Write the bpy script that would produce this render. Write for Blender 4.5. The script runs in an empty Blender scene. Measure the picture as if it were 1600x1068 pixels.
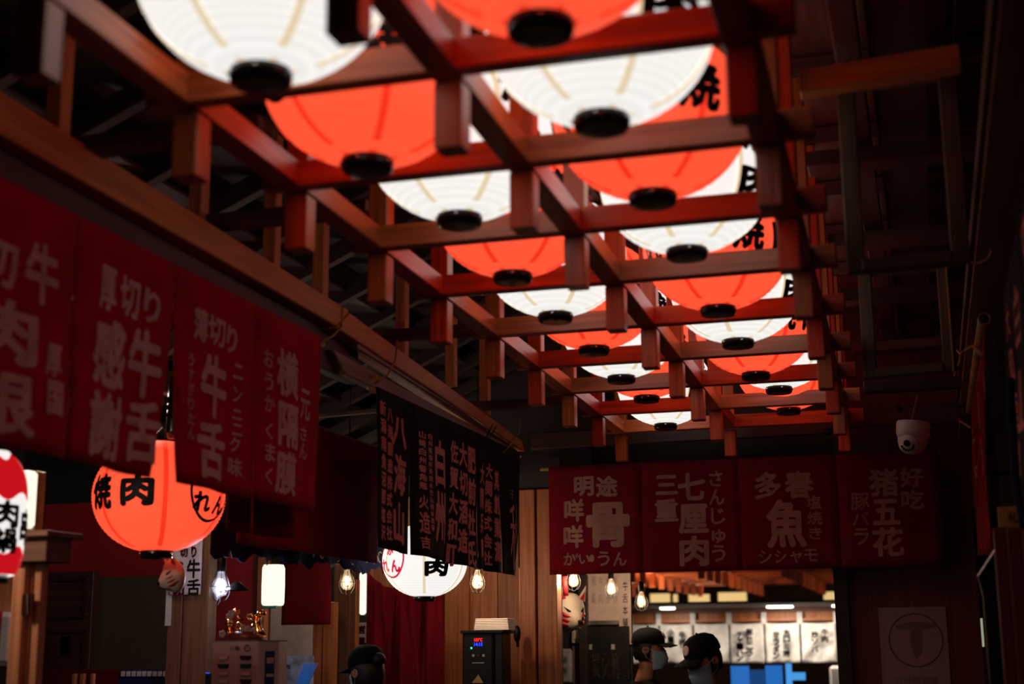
import bpy, bmesh, math, random
from mathutils import Vector, Matrix
random.seed(7)
SC = bpy.context.scene
COL = SC.collection
PI = math.pi
# ------------------------------------------------------------------ camera
EYE = 1.6
YAW, PITCH, ROLL, FPX = .2811, .2111, -.0073, 2222.2
_f = Vector((-math.sin(YAW)*math.cos(PITCH), math.cos(YAW)*math.cos(PITCH), math.sin(PITCH)))
_r = Vector((math.cos(YAW), math.sin(YAW), 0)); _u = _r.cross(_f)
CR = _r*math.cos(ROLL)+_u*math.sin(ROLL); CU = _u*math.cos(ROLL)-_r*math.sin(ROLL); CF = _f
cam_d = bpy.data.cameras.new('camera'); cam = bpy.data.objects.new('camera', cam_d); COL.objects.link(cam)
m = Matrix.Identity(4)
for i in range(3): m[i][0] = CR[i]; m[i][1] = CU[i]; m[i][2] = -CF[i]
m[0][3], m[1][3], m[2][3] = 0, 0, EYE
cam.matrix_world = m
cam_d.sensor_width = 36; cam_d.lens = FPX*36/1600; cam_d.clip_start = .05; cam_d.clip_end = 200
cam_d.dof.use_dof = True; cam_d.dof.focus_distance = 6.9; cam_d.dof.aperture_fstop = 2.2
SC.camera = cam
# ------------------------------------------------------------------ world, exposure, lights
w = bpy.data.worlds.new('night'); SC.world = w; w.use_nodes = True
w.node_tree.nodes['Background'].inputs[0].default_value = (.9, .75, .7, 1)
w.node_tree.nodes['Background'].inputs[1].default_value = .012
SC.view_settings.view_transform = 'Standard'; SC.view_settings.look = 'None'
SC.view_settings.exposure = 0; SC.view_settings.gamma = 1; SC.view_settings.use_curve_mapping = False
try:
    SC.cycles.use_denoising = True; SC.cycles.max_bounces = 6; SC.cycles.sample_clamp_indirect = 4
except Exception: pass

def lamp(name, loc, power, color, size=.05, kind='POINT', rot=None, spot=None):
    d = bpy.data.lights.new(name, kind); d.energy = power; d.color = color
    if kind == 'AREA': d.size = size
    else: d.shadow_soft_size = size
    if spot: d.spot_size = spot; d.spot_blend = .6
    o = bpy.data.objects.new(name, d); COL.objects.link(o); o.location = loc
    if rot: o.rotation_euler = rot
    return o
WARM = (1, .72, .45)
# ------------------------------------------------------------------ pixel helpers (photo frame 1600x1068 -> world point)
def ray(px, py): return CR*((px-800)/FPX) - CU*((py-534)/FPX) + CF
def AZ(px, py, z):                       # point of the ray on the horizontal plane at height z (world)
    d = ray(px, py); return Vector((0, 0, EYE)) + d*((z-EYE)/d.z)
def AX(px, py, x): d = ray(px, py); return Vector((0, 0, EYE)) + d*(x/d.x)
def AY(px, py, y): d = ray(px, py); return Vector((0, 0, EYE)) + d*(y/d.y)
def AD(px, py, c): return Vector((0, 0, EYE)) + ray(px, py)*c
# ------------------------------------------------------------------ materials
def lin(c):
    return tuple(((x/255)/12.92 if x/255 <= .04045 else ((x/255+.055)/1.055)**2.4) for x in c)+(1,)
def newmat(name):
    mt = bpy.data.materials.new(name); mt.use_nodes = True
    nt = mt.node_tree; b = nt.nodes['Principled BSDF']; return mt, nt, b
def N(nt, t, **k):
    n = nt.nodes.new(t)
    for a, v in k.items(): setattr(n, a, v)
    return n
def plain(name, c, rough=.6, metal=0, noise=.12, nscale=18, bump=.1, spec=.5):
    mt, nt, b = newmat(name)
    tc = N(nt, 'ShaderNodeTexCoord'); nz = N(nt, 'ShaderNodeTexNoise'); nz.inputs['Scale'].default_value = nscale; nz.inputs['Detail'].default_value = 5
    nt.links.new(tc.outputs['Object'], nz.inputs['Vector'])
    cr = N(nt, 'ShaderNodeValToRGB')
    cr.color_ramp.elements[0].position = .3; cr.color_ramp.elements[1].position = .7
    cr.color_ramp.elements[0].color = tuple(x*(1-noise) for x in c[:3])+(1,)
    cr.color_ramp.elements[1].color = tuple(min(1, x*(1+noise)) for x in c[:3])+(1,)
    nt.links.new(nz.outputs['Fac'], cr.inputs['Fac']); nt.links.new(cr.outputs['Color'], b.inputs['Base Color'])
    b.inputs['Roughness'].default_value = rough; b.inputs['Metallic'].default_value = metal
    b.inputs['Specular IOR Level'].default_value = spec
    if bump:
        bp = N(nt, 'ShaderNodeBump'); bp.inputs['Strength'].default_value = bump; bp.inputs['Distance'].default_value = .01
        nt.links.new(nz.outputs['Fac'], bp.inputs['Height']); nt.links.new(bp.outputs['Normal'], b.inputs['Normal'])
    return mt
def wood(name, c1, c2, rough=.45, axis=0, var=.35, bump=.25, spec=.5):
    mt, nt, b = newmat(name)
    tc = N(nt, 'ShaderNodeTexCoord'); mp = N(nt, 'ShaderNodeMapping'); s = [34, 34, 34]; s[axis] = 1.6
    mp.inputs['Scale'].default_value = s
    oi = N(nt, 'ShaderNodeObjectInfo'); ml = N(nt, 'ShaderNodeMath', operation='MULTIPLY'); ml.inputs[1].default_value = 37
    nt.links.new(oi.outputs['Random'], ml.inputs[0]); cb = N(nt, 'ShaderNodeCombineXYZ')
    for k in range(3): nt.links.new(ml.outputs[0], cb.inputs[k])
    ad = N(nt, 'ShaderNodeVectorMath', operation='ADD')
    nt.links.new(tc.outputs['Object'], ad.inputs[0]); nt.links.new(cb.outputs[0], ad.inputs[1])
    nt.links.new(ad.outputs[0], mp.inputs['Vector'])
    nz = N(nt, 'ShaderNodeTexNoise'); nz.inputs['Scale'].default_value = 1.5; nz.inputs['Detail'].default_value = 6; nz.inputs['Distortion'].default_value = .6
    nt.links.new(mp.outputs[0], nz.inputs['Vector'])
    cr = N(nt, 'ShaderNodeValToRGB'); cr.color_ramp.elements[0].position = .32; cr.color_ramp.elements[1].position = .68
    cr.color_ramp.elements[0].color = tuple(c1)+(1,); cr.color_ramp.elements[1].color = tuple(c2)+(1,)
    nt.links.new(nz.outputs['Fac'], cr.inputs['Fac'])
    hs = N(nt, 'ShaderNodeHueSaturation'); mr = N(nt, 'ShaderNodeMapRange'); mr.inputs['To Min'].default_value = 1-var; mr.inputs['To Max'].default_value = 1+var
    nt.links.new(oi.outputs['Random'], mr.inputs['Value']); nt.links.new(mr.outputs[0], hs.inputs['Value'])
    nt.links.new(cr.outputs['Color'], hs.inputs['Color']); nt.links.new(hs.outputs[0], b.inputs['Base Color'])
    b.inputs['Roughness'].default_value = rough; b.inputs['Specular IOR Level'].default_value = spec
    bp = N(nt, 'ShaderNodeBump'); bp.inputs['Strength'].default_value = bump; bp.inputs['Distance'].default_value = .004
    nt.links.new(nz.outputs['Fac'], bp.inputs['Height']); nt.links.new(bp.outputs['Normal'], b.inputs['Normal'])
    return mt
def glow(name, c, s=1.0, ribs=0, blotch=0):
    mt, nt, b = newmat(name)
    b.inputs['Base Color'].default_value = tuple(x*.6 for x in c[:3])+(1,); b.inputs['Roughness'].default_value = .6
    b.inputs['Emission Color'].default_value = tuple(c[:3])+(1,); b.inputs['Emission Strength'].default_value = s
    if ribs:
        tc = N(nt, 'ShaderNodeTexCoord'); sp = N(nt, 'ShaderNodeSeparateXYZ'); nt.links.new(tc.outputs['Object'], sp.inputs[0])
        a = N(nt, 'ShaderNodeMath', operation='MULTIPLY'); a.inputs[1].default_value = 2*PI/ribs; nt.links.new(sp.outputs['Z'], a.inputs[0])
        sn = N(nt, 'ShaderNodeMath', operation='COSINE'); nt.links.new(a.outputs[0], sn.inputs[0])
        mr = N(nt, 'ShaderNodeMapRange'); mr.inputs['From Min'].default_value = -1; mr.inputs['To Min'].default_value = s*.93; mr.inputs['To Max'].default_value = s*1.02
        nt.links.new(sn.outputs[0], mr.inputs['Value']); nt.links.new(mr.outputs[0], b.inputs['Emission Strength'])
    return mt
def cloth(name, c, trans=.15, scale=900):
    mt, nt, b = newmat(name)
    tc = N(nt, 'ShaderNodeTexCoord'); nz = N(nt, 'ShaderNodeTexNoise'); nz.inputs['Scale'].default_value = 9; nz.inputs['Detail'].default_value = 6
    nt.links.new(tc.outputs['Object'], nz.inputs['Vector'])
    cr = N(nt, 'ShaderNodeValToRGB'); cr.color_ramp.elements[0].position = .3; cr.color_ramp.elements[1].position = .75
    cr.color_ramp.elements[0].color = tuple(x*.8 for x in c[:3])+(1,); cr.color_ramp.elements[1].color = tuple(min(1, x*1.15) for x in c[:3])+(1,)
    nt.links.new(nz.outputs['Fac'], cr.inputs['Fac']); nt.links.new(cr.outputs[0], b.inputs['Base Color'])
    b.inputs['Roughness'].default_value = .9; b.inputs['Specular IOR Level'].default_value = .15
    wv = N(nt, 'ShaderNodeTexNoise'); wv.inputs['Scale'].default_value = scale; nt.links.new(tc.outputs['Object'], wv.inputs['Vector'])
    bp = N(nt, 'ShaderNodeBump'); bp.inputs['Strength'].default_value = .2; bp.inputs['Distance'].default_value = .001
    nt.links.new(wv.outputs['Fac'], bp.inputs['Height']); nt.links.new(bp.outputs['Normal'], b.inputs['Normal'])
    if trans:
        tr = N(nt, 'ShaderNodeBsdfTranslucent'); nt.links.new(cr.outputs[0], tr.inputs['Color'])
        mx = N(nt, 'ShaderNodeMixShader'); mx.inputs[0].default_value = trans
        out = nt.nodes['Material Output']
        nt.links.new(b.outputs[0], mx.inputs[1]); nt.links.new(tr.outputs[0], mx.inputs[2]); nt.links.new(mx.outputs[0], out.inputs['Surface'])
    return mt
def glassy(name, tint, em=0, emc=(1, .7, .4), fac=.75):
    mt, nt, b = newmat(name)
    tr = N(nt, 'ShaderNodeBsdfTransparent'); tr.inputs[0].default_value = tuple(tint)+(1,)
    b.inputs['Base Color'].default_value = (.05, .05, .05, 1); b.inputs['Roughness'].default_value = .05
    b.inputs['Emission Color'].default_value = tuple(emc)+(1,); b.inputs['Emission Strength'].default_value = em
    mx = N(nt, 'ShaderNodeMixShader'); mx.inputs[0].default_value = fac
    nt.links.new(b.outputs[0], mx.inputs[1]); nt.links.new(tr.outputs[0], mx.inputs[2]); nt.links.new(mx.outputs[0], nt.nodes['Material Output'].inputs['Surface'])
    return mt
RIB = .01262
M = dict(
    lattice=wood('lattice_wood', (.25, .036, .007), (.48, .092, .018), .36, var=.2),
    beam=wood('eave_wood', (.36, .095, .018), (.55, .18, .04), .5, var=.15),
    lintel=wood('lintel_wood', (.10, .04, .022), (.2, .085, .05), .6, var=.2),
    pale=wood('pale_wood', (.38, .25, .2), (.62, .45, .38), .7, var=.05, bump=.5),
    darkwood=wood('dark_wood', (.04, .011, .006), (.08, .024, .012), .5, var=.35),
    oldwood=wood('old_wood', (.06, .036, .018), (.12, .072, .036), .6, var=.1),
    sidebeam=wood('side_beam_wood', (.22, .10, .045), (.36, .18, .09), .5, var=.1),
    redwood=wood('red_brown_wood', (.1, .014, .009), (.17, .028, .016), .55, axis=2, var=.15),
    pine=wood('pine_wood', (.30, .085, .024), (.5, .17, .055), .5, axis=2, var=.18),
    door=wood('door_wood', (.4, .14, .06), (.66, .28, .13), .5, axis=2, var=.15),
    blackwood=wood('black_wood', (.012, .006, .005), (.03, .014, .01), .6, var=.3),
    rednoren=cloth('red_noren_cloth', (.25, .002, .010), .1),
    rednoren2=cloth('lamplit_red_noren_cloth', (.44, .002, .016), .1), farred=cloth('dimmed_red_noren_cloth', (.17, .0015, .008), .1),  # brighter and darker copies of the red cloth, lantern light in the colour
    print3=plain('lamplit_print', (.56, .33, .30), .9, noise=.15, bump=0, spec=.1),  # lighter copy of the noren print, lantern light put into the colour
    redcloth=cloth('red_cloth', (.17, .003, .010), .12),
    dimred=cloth('dark_red_cloth', (.11, .002, .006), .05),
    blacknoren=cloth('black_noren_cloth', (.018, .017, .02), .02),
    whitecloth=cloth('white_noren_cloth', (.8, .77, .75), .25),
    beige=cloth('beige_curtain_cloth', (.55, .47, .40), .1),
    bluecloth=cloth('navy_cloth', (.012, .02, .07), .05),
    print=plain('dull_print', (.34, .175, .15), .9, noise=.15, bump=0, spec=.1),  # the darker of two copies of the noren print
    print2=plain('pink_print', (.62, .26, .23), .9, noise=.1, bump=0, spec=.1),
    ink=plain('black_ink', (.008, .007, .008), .55, bump=0, spec=.2),
    redink=plain('red_ink', (.5, .008, .03), .6, bump=0),
    ring=plain('black_lacquer', (.006, .006, .007), .22, bump=0, spec=.6),
    rope=plain('straw_rope', (.36, .2, .08), .9, noise=.3, nscale=120, bump=.4),
    bamboo=plain('bamboo', (.4, .25, .08), .4, noise=.2, bump=.1),
    brass=plain('brass', (.8, .5, .13), .18, 1, noise=.15, bump=.05),
    black=plain('black_plastic', (.006, .006, .0065), .5, bump=0, spec=.2),
    metalblack=plain('black_metal', (.012, .012, .013), .35, .6, bump=0),
    silver=plain('silver', (.6, .6, .62), .25, 1, bump=0),
    whiteplastic=plain('white_plastic', (.72, .66, .64), .35, noise=.04, bump=0),
    whitebox=plain('white_box', (.55, .50, .50), .4, noise=.04, bump=0),
    paper=plain('paper', (.7, .64, .6), .85, noise=.06, bump=.05),
    skin=plain('skin', (.42, .19, .11), .5, noise=.08, bump=.05),
    capblack=plain('black_cap_cloth', (.0045, .0045, .005), .95, bump=.1, spec=.15),
    shirt=plain('black_shirt', (.005, .005, .006), .95, bump=.1, spec=.15),
    mask=plain('blue_mask', (.28, .45, .62), .8, noise=.06, bump=.05),
    hair=plain('black_hair', (.005, .0045, .0045), .6, bump=.2, nscale=90),
    redwall=plain('red_wall', (.42, .012, .014), .7, noise=.1, nscale=6),
    olive=plain('olive_wall', (.10, .075, .045), .8, noise=.12, nscale=60),
    greenwall=plain('green_black_wall', (.012, .02, .014), .8),
    wall=plain('dark_wall', (.03, .018, .014), .9, nscale=5),
    floor=plain('stone_floor', (.10, .085, .075), .6, nscale=8),
    ceil=plain('black_ceiling', (.012, .009, .008), .9, nscale=5),
    gold=plain('gold', (.9, .5, .12), .15, 1, noise=.2, bump=.1, nscale=40),
    greenslot=plain('green_slot', (.01, .12, .05), .3, bump=0),
    brownslot=plain('brown_slot', (.05, .008, .006), .3, bump=0),
    blueposter=plain('blue_poster', (.01, .03, .14), .6, bump=0),
    grey=plain('grey_petals', (.3, .26, .25), .8),
    yellow=plain('yellow_board', (.6, .38, .08), .7),
    g_white=glow('white_lantern_paper', (.90, .88, .84), 1.04, RIB),
    g_red=glow('red_lantern_paper', (1.0, .088, .036), 1.12, RIB),
    g_wseam=glow('white_paper_seam', (.80, .66, .44), .95),
    g_rseam=glow('red_paper_seam', (.92, .035, .014), .95),
    g_box=glow('lit_box_paper', (.95, .97, .80), 1.0),
    g_sign=glow('lit_sign_paper', (.85, .62, .25), .8),
    g_down=glow('downlight_lens', (1, .95, .85), 6),
    g_blue=glow('blue_screen', (.03, .22, .75), .6),
    g_led_r=glow('red_led', (1, .02, .03), 1.3), g_led_b=glow('blue_led', (.03, .08, 1), 1.4), g_led_g=glow('green_led', (.03, .9, .5), 1.2),
    filament=glow('filament', (1, .72, .40), 14), filamentw=glow('filament_cool', (.95, .9, 1), 10),
    bulb=glassy('bulb_glass', (.95, .9, .85), .55, (1, .62, .3), .55),
    bulbw=glassy('bulb_glass_cool', (.92, .92, .95), .35, (.8, .8, 1), .6),
    glass=glassy('clear_glass', (.9, .9, .9), 0, (0, 0, 0), .8),
)
# ------------------------------------------------------------------ building helpers
def wloc(o):
    v = Vector((0, 0, 0))
    while o: v += o.location; o = o.parent
    return v
def tag(o, label=None, cat=None, group=None, kind=None):
    if label: o['label'] = label
    if cat: o['category'] = cat
    if group: o['group'] = group
    if kind: o['kind'] = kind
    return o
def thing(name, label, cat, loc, group=None, kind=None):
    o = bpy.data.objects.new(name, None); COL.objects.link(o); o.location = loc; o.empty_display_size = .05
    return tag(o, label, cat, group, kind)
class MB:
    def __init__(s): s.v = []; s.f = []
    def add(s, v, f):
        n = len(s.v); s.v += [Vector(p) for p in v]; s.f += [tuple(i+n for i in q) for q in f]; return s
    def box(s, c, d, rot=None):
        c = Vector(c); vs = []
        for x in (-1, 1):
            for y in (-1, 1):
                for z in (-1, 1):
                    p = Vector((x*d[0]/2, y*d[1]/2, z*d[2]/2))
                    if rot is not None: p = rot @ p
                    vs.append(c+p)
        return s.add(vs, [(0, 1, 3, 2), (4, 6, 7, 5), (0, 4, 5, 1), (2, 3, 7, 6), (0, 2, 6, 4), (1, 5, 7, 3)])
    def tube(s, pts, r, n=8, cap=True):
        pts = [Vector(p) for p in pts]; rs = r if isinstance(r, (list, tuple)) else [r]*len(pts); V = []; F = []
        ref = None
        for i, p in enumerate(pts):
            d = (pts[min(i+1, len(pts)-1)]-pts[max(i-1, 0)]).normalized()
            if ref is None:
                ref = Vector((0, 0, 1)) if abs(d.z) < .9 else Vector((1, 0, 0))
            a = d.cross(ref)
            if a.length < 1e-4: ref = Vector((0, 1, 0)); a = d.cross(ref)
            a.normalize(); b = d.cross(a).normalized(); ref = -b if False else ref
            for k in range(n):
                t = 2*PI*k/n; V.append(p+(a*math.cos(t)+b*math.sin(t))*rs[i])
        for i in range(len(pts)-1):
            for k in range(n):
                F.append((i*n+k, i*n+(k+1) % n, (i+1)*n+(k+1) % n, (i+1)*n+k))
        if cap: F.append(tuple(range(n))); F.append(tuple((len(pts)-1)*n+k for k in reversed(range(n))))
        return s.add(V, F)
    def lathe(s, prof, n=24, c=(0, 0, 0), cap=True, sx=1, sy=1, rot=None):
        c = Vector(c); V = []; F = []
        for r, z in prof:
            for k in range(n):
                p = Vector((r*math.cos(2*PI*k/n)*sx, r*math.sin(2*PI*k/n)*sy, z))
                if rot is not None: p = rot @ p
                V.append(c+p)
        for i in range(len(prof)-1):
            for k in range(n): F.append((i*n+k, i*n+(k+1) % n, (i+1)*n+(k+1) % n, (i+1)*n+k))
        if cap: F.append(tuple(reversed(range(n)))); F.append(tuple((len(prof)-1)*n+k for k in range(n)))
        return s.add(V, F)
    def ball(s, c, r, n=12, m_=8, sc=(1, 1, 1), rot=None, fn=None):
        c = Vector(c); V = []; F = []
        for i in range(m_+1):
            th = PI*i/m_
            for k in range(n):
                ph = 2*PI*k/n; p = Vector((math.sin(th)*math.cos(ph), math.sin(th)*math.sin(ph), math.cos(th)))
                if fn: p = fn(p)
                p = Vector((p.x*sc[0], p.y*sc[1], p.z*sc[2]))*r
                if rot is not None: p = rot @ p
                V.append(c+p)
        for i in range(m_):
            for k in range(n): F.append((i*n+k, (i+1)*n+k, (i+1)*n+(k+1) % n, i*n+(k+1) % n))
        return s.add(V, F)
    def torus(s, c, R, r, n=24, k_=8, rot=None, a0=0, a1=2*PI):
        pts = []
        full = abs(a1-a0-2*PI) < 1e-6
        for i in range(n+1):
            t = a0+(a1-a0)*i/n; p = Vector((R*math.cos(t), R*math.sin(t), 0))
            if rot is not None: p = rot @ p
            pts.append(Vector(c)+p)
        return s.tube(pts, r, k_, cap=not full)
    def grid(s, fn, nu, nv):
        V = [fn(i/nu, j/nv) for j in range(nv+1) for i in range(nu+1)]
        F = [(j*(nu+1)+i, j*(nu+1)+i+1, (j+1)*(nu+1)+i+1, (j+1)*(nu+1)+i) for j in range(nv) for i in range(nu)]
        return s.add(V, F)
    def prism(s, poly, thick, O, U, V_, Nn):
        O, U, V_, Nn = Vector(O), Vector(U), Vector(V_), Vector(Nn); n = len(poly)
        a = [O+U*x+V_*y for x, y in poly]; b = [p-Nn*thick for p in a]
        return s.add(a+b, [tuple(range(n)), tuple(reversed(range(n, 2*n)))]+[(i, (i+1) % n, n+(i+1) % n, n+i) for i in range(n)])
    def obj(s, name, mat, parent=None, smooth=False, solid=0, sub=0, bevel=0, local=False):
        me = bpy.data.meshes.new(name)
        off = Vector((0, 0, 0)) if local else wloc(parent)
        me.from_pydata([tuple(p-off) for p in s.v], [], s.f); me.update()
        b = bmesh.new(); b.from_mesh(me)
        bmesh.ops.remove_doubles(b, verts=b.verts, dist=1e-5)
        if bevel: bmesh.ops.bevel(b, geom=list(b.edges), offset=bevel, segments=1, affect='EDGES')
        bmesh.ops.recalc_face_normals(b, faces=b.faces); b.to_mesh(me); b.free()
        if smooth:
            me.polygons.foreach_set('use_smooth', [True]*len(me.polygons))
        o = bpy.data.objects.new(name, me); COL.objects.link(o); me.materials.append(M[mat] if isinstance(mat, str) else mat)
        if parent: o.parent = parent
        if sub: q = o.modifiers.new('s', 'SUBSURF'); q.levels = q.render_levels = sub
        if solid: q = o.modifiers.new('t', 'SOLIDIFY'); q.thickness = solid; q.offset = 0
        return o
_bc = {}
def beam(name, a, b, w_, h_, mat, parent=None, bev=.003, roll=0):   # box with its grain along a->b ; a,b centre line
    a, b = Vector(a), Vector(b); L = (b-a).length; key = (round(L, 3), round(w_, 4), round(h_, 4), mat)
    if key not in _bc:
        q = MB().box((0, 0, 0), (L, w_, h_)); me = bpy.data.meshes.new(name)
        me.from_pydata([tuple(p) for p in q.v], [], q.f); bb = bmesh.new(); bb.from_mesh(me)
        if bev: bmesh.ops.bevel(bb, geom=list(bb.edges), offset=bev, segments=1, affect='EDGES')
        bmesh.ops.recalc_face_normals(bb, faces=bb.faces); bb.to_mesh(me); bb.free(); me.materials.append(M[mat]); _bc[key] = me
    o = bpy.data.objects.new(name, _bc[key]); COL.objects.link(o)
    o.location = (a+b)/2-wloc(parent); o.rotation_mode = 'XYZ'
    d = (b-a).normalized()
    if abs(d.z) > .99: R_ = Matrix(((0, 0, -1), (0, 1, 0), (1, 0, 0)))        # local X -> world Z, local Y -> world Y
    else:
        y = Vector((0, 0, 1)).cross(d).normalized(); z = d.cross(y)
        R_ = Matrix((d, y, z)).transposed()
    o.rotation_euler = R_.to_euler()
    if parent: o.parent = parent
    return o
def copy_tree(o, parent=None):
    c = o.copy(); COL.objects.link(c); c.parent = parent
    for ch in list(o.children): copy_tree(ch, c)
    return c
# ------------------------------------------------------------------ writing
_gl = {}
def glyph(ch, off=.032, cut=.3):
    """one character as a flat mesh; heavy brush weight = the same outline laid over itself with small shifts"""
    key = (ch, off)
    if key in _gl: return _gl[key]
    cu = bpy.data.curves.new('lettering', 'FONT'); cu.body = ch; cu.offset = 0; cu.resolution_u = 2
    ob = bpy.data.objects.new('lettering', cu); me = bpy.data.meshes.new_from_object(ob)
    b = bmesh.new(); b.from_mesh(me); bmesh.ops.triangulate(b, faces=b.faces)
    for _ in range(2):
        ed = [e for e in b.edges if e.calc_length() > cut]
        if ed: bmesh.ops.subdivide_edges(b, edges=ed, cuts=1); bmesh.ops.triangulate(b, faces=b.faces)
    vs = [v.co.copy() for v in b.verts]; b.verts.index_update(); fs = [tuple(v.index for v in f.verts) for f in b.faces]; b.free()
    bpy.data.objects.remove(ob); bpy.data.curves.remove(cu); bpy.data.meshes.remove(me)
    if off > 0:
        sh = [(0, 0)]+[(off*1.15*math.cos(a*PI/3+.3), off*1.15*math.sin(a*PI/3+.3)) for a in range(6)]; nv = len(vs)
        fs = [tuple(i+nv*k for i in f) for k in range(len(sh)) for f in fs]
        vs = [Vector((v.x+dx, v.y+dy, 0)) for dx, dy in sh for v in vs]
    x0 = min(v.x for v in vs); x1 = max(v.x for v in vs); y0 = min(v.y for v in vs); y1 = max(v.y for v in vs)
    _gl[key] = ([((v.x-x0)/(x1-x0), (v.y-y0)/(y1-y0)) for v in vs], fs, (x1-x0)/(y1-y0)); return _gl[key]
def flat_text(mb, ch, c, U, V_, w_, h_, Nn, lift=.002, off=.032):     # one character (or word) centred at c
    vs, fs, ar = glyph(ch, off)
    if w_ is None: w_ = h_*ar
    mb.add([Vector(c)+Vector(U)*((x-.5)*w_)+Vector(V_)*((y-.5)*h_)+Vector(Nn)*lift for x, y in vs], fs)
Z3 = Vector((0, 0, 1))
def noren(name, label, cat, O, U, bounds, H, mat, pmat, glyphs, group=None, amp=.012, seed=0, pole=True, top=0, drop=None, slit=.12, phase=0, gap=.012, wedge={}, g0=.002):
    """O top corner at u=0, U unit along, bounds = panel edges; glyphs = (char, x0,x1,y0,y1) in photo pixels or ('uv',char,u,v,w,h)"""
    O, U = Vector(O), Vector(U); Nn = U.cross(Z3)
    t = thing(name, label, cat, O+U*(bounds[-1]/2), group)
    def disp(u, s): return amp*s*(math.sin(u*11+phase)+.5*math.sin(u*23+1.3+phase)+.35*math.sin(s*5+u*6))
    def P(u, v, lift=0):
        s = v/H; dz = drop(u) if drop else 0
        return O+U*u-Z3*(v*(1+dz))+Nn*(disp(u, s)+lift)
    if pole:
        MB().tube([O+U*(bounds[0]-.05)-Z3*.014-Nn*.012, O+U*(bounds[-1]+.05)-Z3*.014-Nn*.012], .009, 10).obj('pole', 'bamboo', t, True)
    panels = []
    for i in range(len(bounds)-1):
        a, b = bounds[i], bounds[i+1]; nn = 10
        def fn(x, y):
            v = y*H; g = 0 if v < slit*H else (g0+gap*(y-slit))
            e = max(0, (y-slit)/(1-slit))**1.6
            al = a+(g if i > 0 else 0)+wedge.get(i, (0, 0))[1]*e; bl = b-(g if i < len(bounds)-2 else 0)-wedge.get(i+1, (0, 0))[0]*e
            return P(al+(bl-al)*x, v)
        panels.append(MB().grid(fn, nn, 14).obj('panel', mat, t, True, solid=.003))
    for i, pn in enumerate(panels):
        a, b = bounds[i], bounds[i+1]; lb = MB()
        for g in glyphs:
            if g[0] == 'uv': _, ch, u, v, ww, hh = g[:6]; off = .02
            else:
                ch, x0, x1, y0, y1 = g[:5]; off = g[5] if len(g) > 5 else .032
                def hit(px, py):
                    d = ray(px, py); q = Vector((0, 0, EYE)); s = (O-q).dot(Nn)/d.dot(Nn); return q+d*s-O
                c = hit((x0+x1)/2, (y0+y1)/2); u = c.dot(U); v = -c.z
                ww = abs((hit(x1, (y0+y1)/2)-hit(x0, (y0+y1)/2)).dot(U)); hh = abs(hit((x0+x1)/2, y0).z-hit((x0+x1)/2, y1).z)
            if not (a <= u < b): continue
            vs, fs, _ = glyph(ch, off)
            lb.add([P(u+(x-.5)*ww, v-(y-.5)*hh, .0045) for x, y in vs], fs)
        if lb.v: lb.obj('lettering', pmat, pn)
    return t
def G(s): # compact glyph table:  "char x0 x1 y0 y1" separated by ;
    out = []
    for q in s.split(';'):
        q = q.split()
        if q: out.append((q[0],)+tuple(float(v) for v in q[1:]))
    return out
def column(chars, x0, x1, y0, y1, fill=.86):
    n = len(chars); h = (y1-y0)/n
    return [(c, x0, x1, y0+i*h, y0+i*h+h*fill) for i, c in enumerate(chars)]
M.update(
    g_redink=glow('red_ink_on_lit_paper', (.62, .004, .045), .85),
    g_red2=glow('red_print_on_paper', (.62, .006, .012), .9, .0135),
    g_dimbox=glow('dim_greenish_glow', (.55, .62, .42), .5),
    g_bluedim=glow('dim_blue_glow', (.02, .12, .4), .4), g_blue2=glow('bright_blue_sign', (.08, .4, .95), .8),
    doordark=wood('column_wood', (.10, .04, .016), (.19, .08, .034), .55, axis=2, var=.1),
    darkz=wood('dark_upright_wood', (.06, .02, .012), (.12, .045, .022), .5, axis=2, var=.2),
    farwood=wood('hall_lattice_wood', (.5, .14, .05), (.7, .24, .09), .5, var=.15),
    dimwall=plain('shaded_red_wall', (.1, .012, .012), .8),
    papercloth=cloth('banner_paper', (.62, .56, .55), .1), papermask=plain('mask_plaster', (.62, .54, .46), .6, noise=.05, bump=.05),
    redbrown=plain('red_brown_lacquer', (.10, .02, .012), .35), whitebox2=plain('slot_outline', (.40, .34, .34), .4, bump=0),
    pinkpaper=plain('pink_poster_paper', (.55, .42, .40), .25, noise=.08), silverpaper=plain('silver_wrap', (.45, .45, .5), .35, .4, noise=.2),
    mauve=plain('mauve_paper', (.18, .10, .15), .8), posterpaper=plain('dim_poster_paper', (.30, .20, .20), .4, noise=.06),
    posterink=plain('poster_ink', (.17, .105, .10), .4), eyewhite=plain('eye', (.5, .48, .45), .2, bump=0), badge=plain('cap_badge', (.5, .36, .32), .6),
    paperblue=plain('blue_white_flyer', (.35, .42, .62), .6, noise=.6, nscale=14),
)
# ================================================================== SETTING
def struct(o, name=None): o['kind'] = 'structure'; return o
struct(MB().box((-3, 18, -.05), (16, 44, .1)).obj('floor', 'floor'))
struct(MB().box((-3, 18, 4.05), (16, 44, .1)).obj('ceiling', 'ceil'))
struct(MB().box((-5.05, 3.5, 2), (.1, 11, 4)).obj('wall_left', 'wall'))
struct(MB().box((1.6, 18, 2), (.1, 44, 4)).obj('wall_right', 'wall'))
struct(MB().box((-3, 39.5, 2), (16, .1, 4)).obj('wall_back', 'wall'))
struct(MB().box((-10.8, 24.5, 2), (.1, 31, 4)).obj('wall_far', 'wall'))
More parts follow.
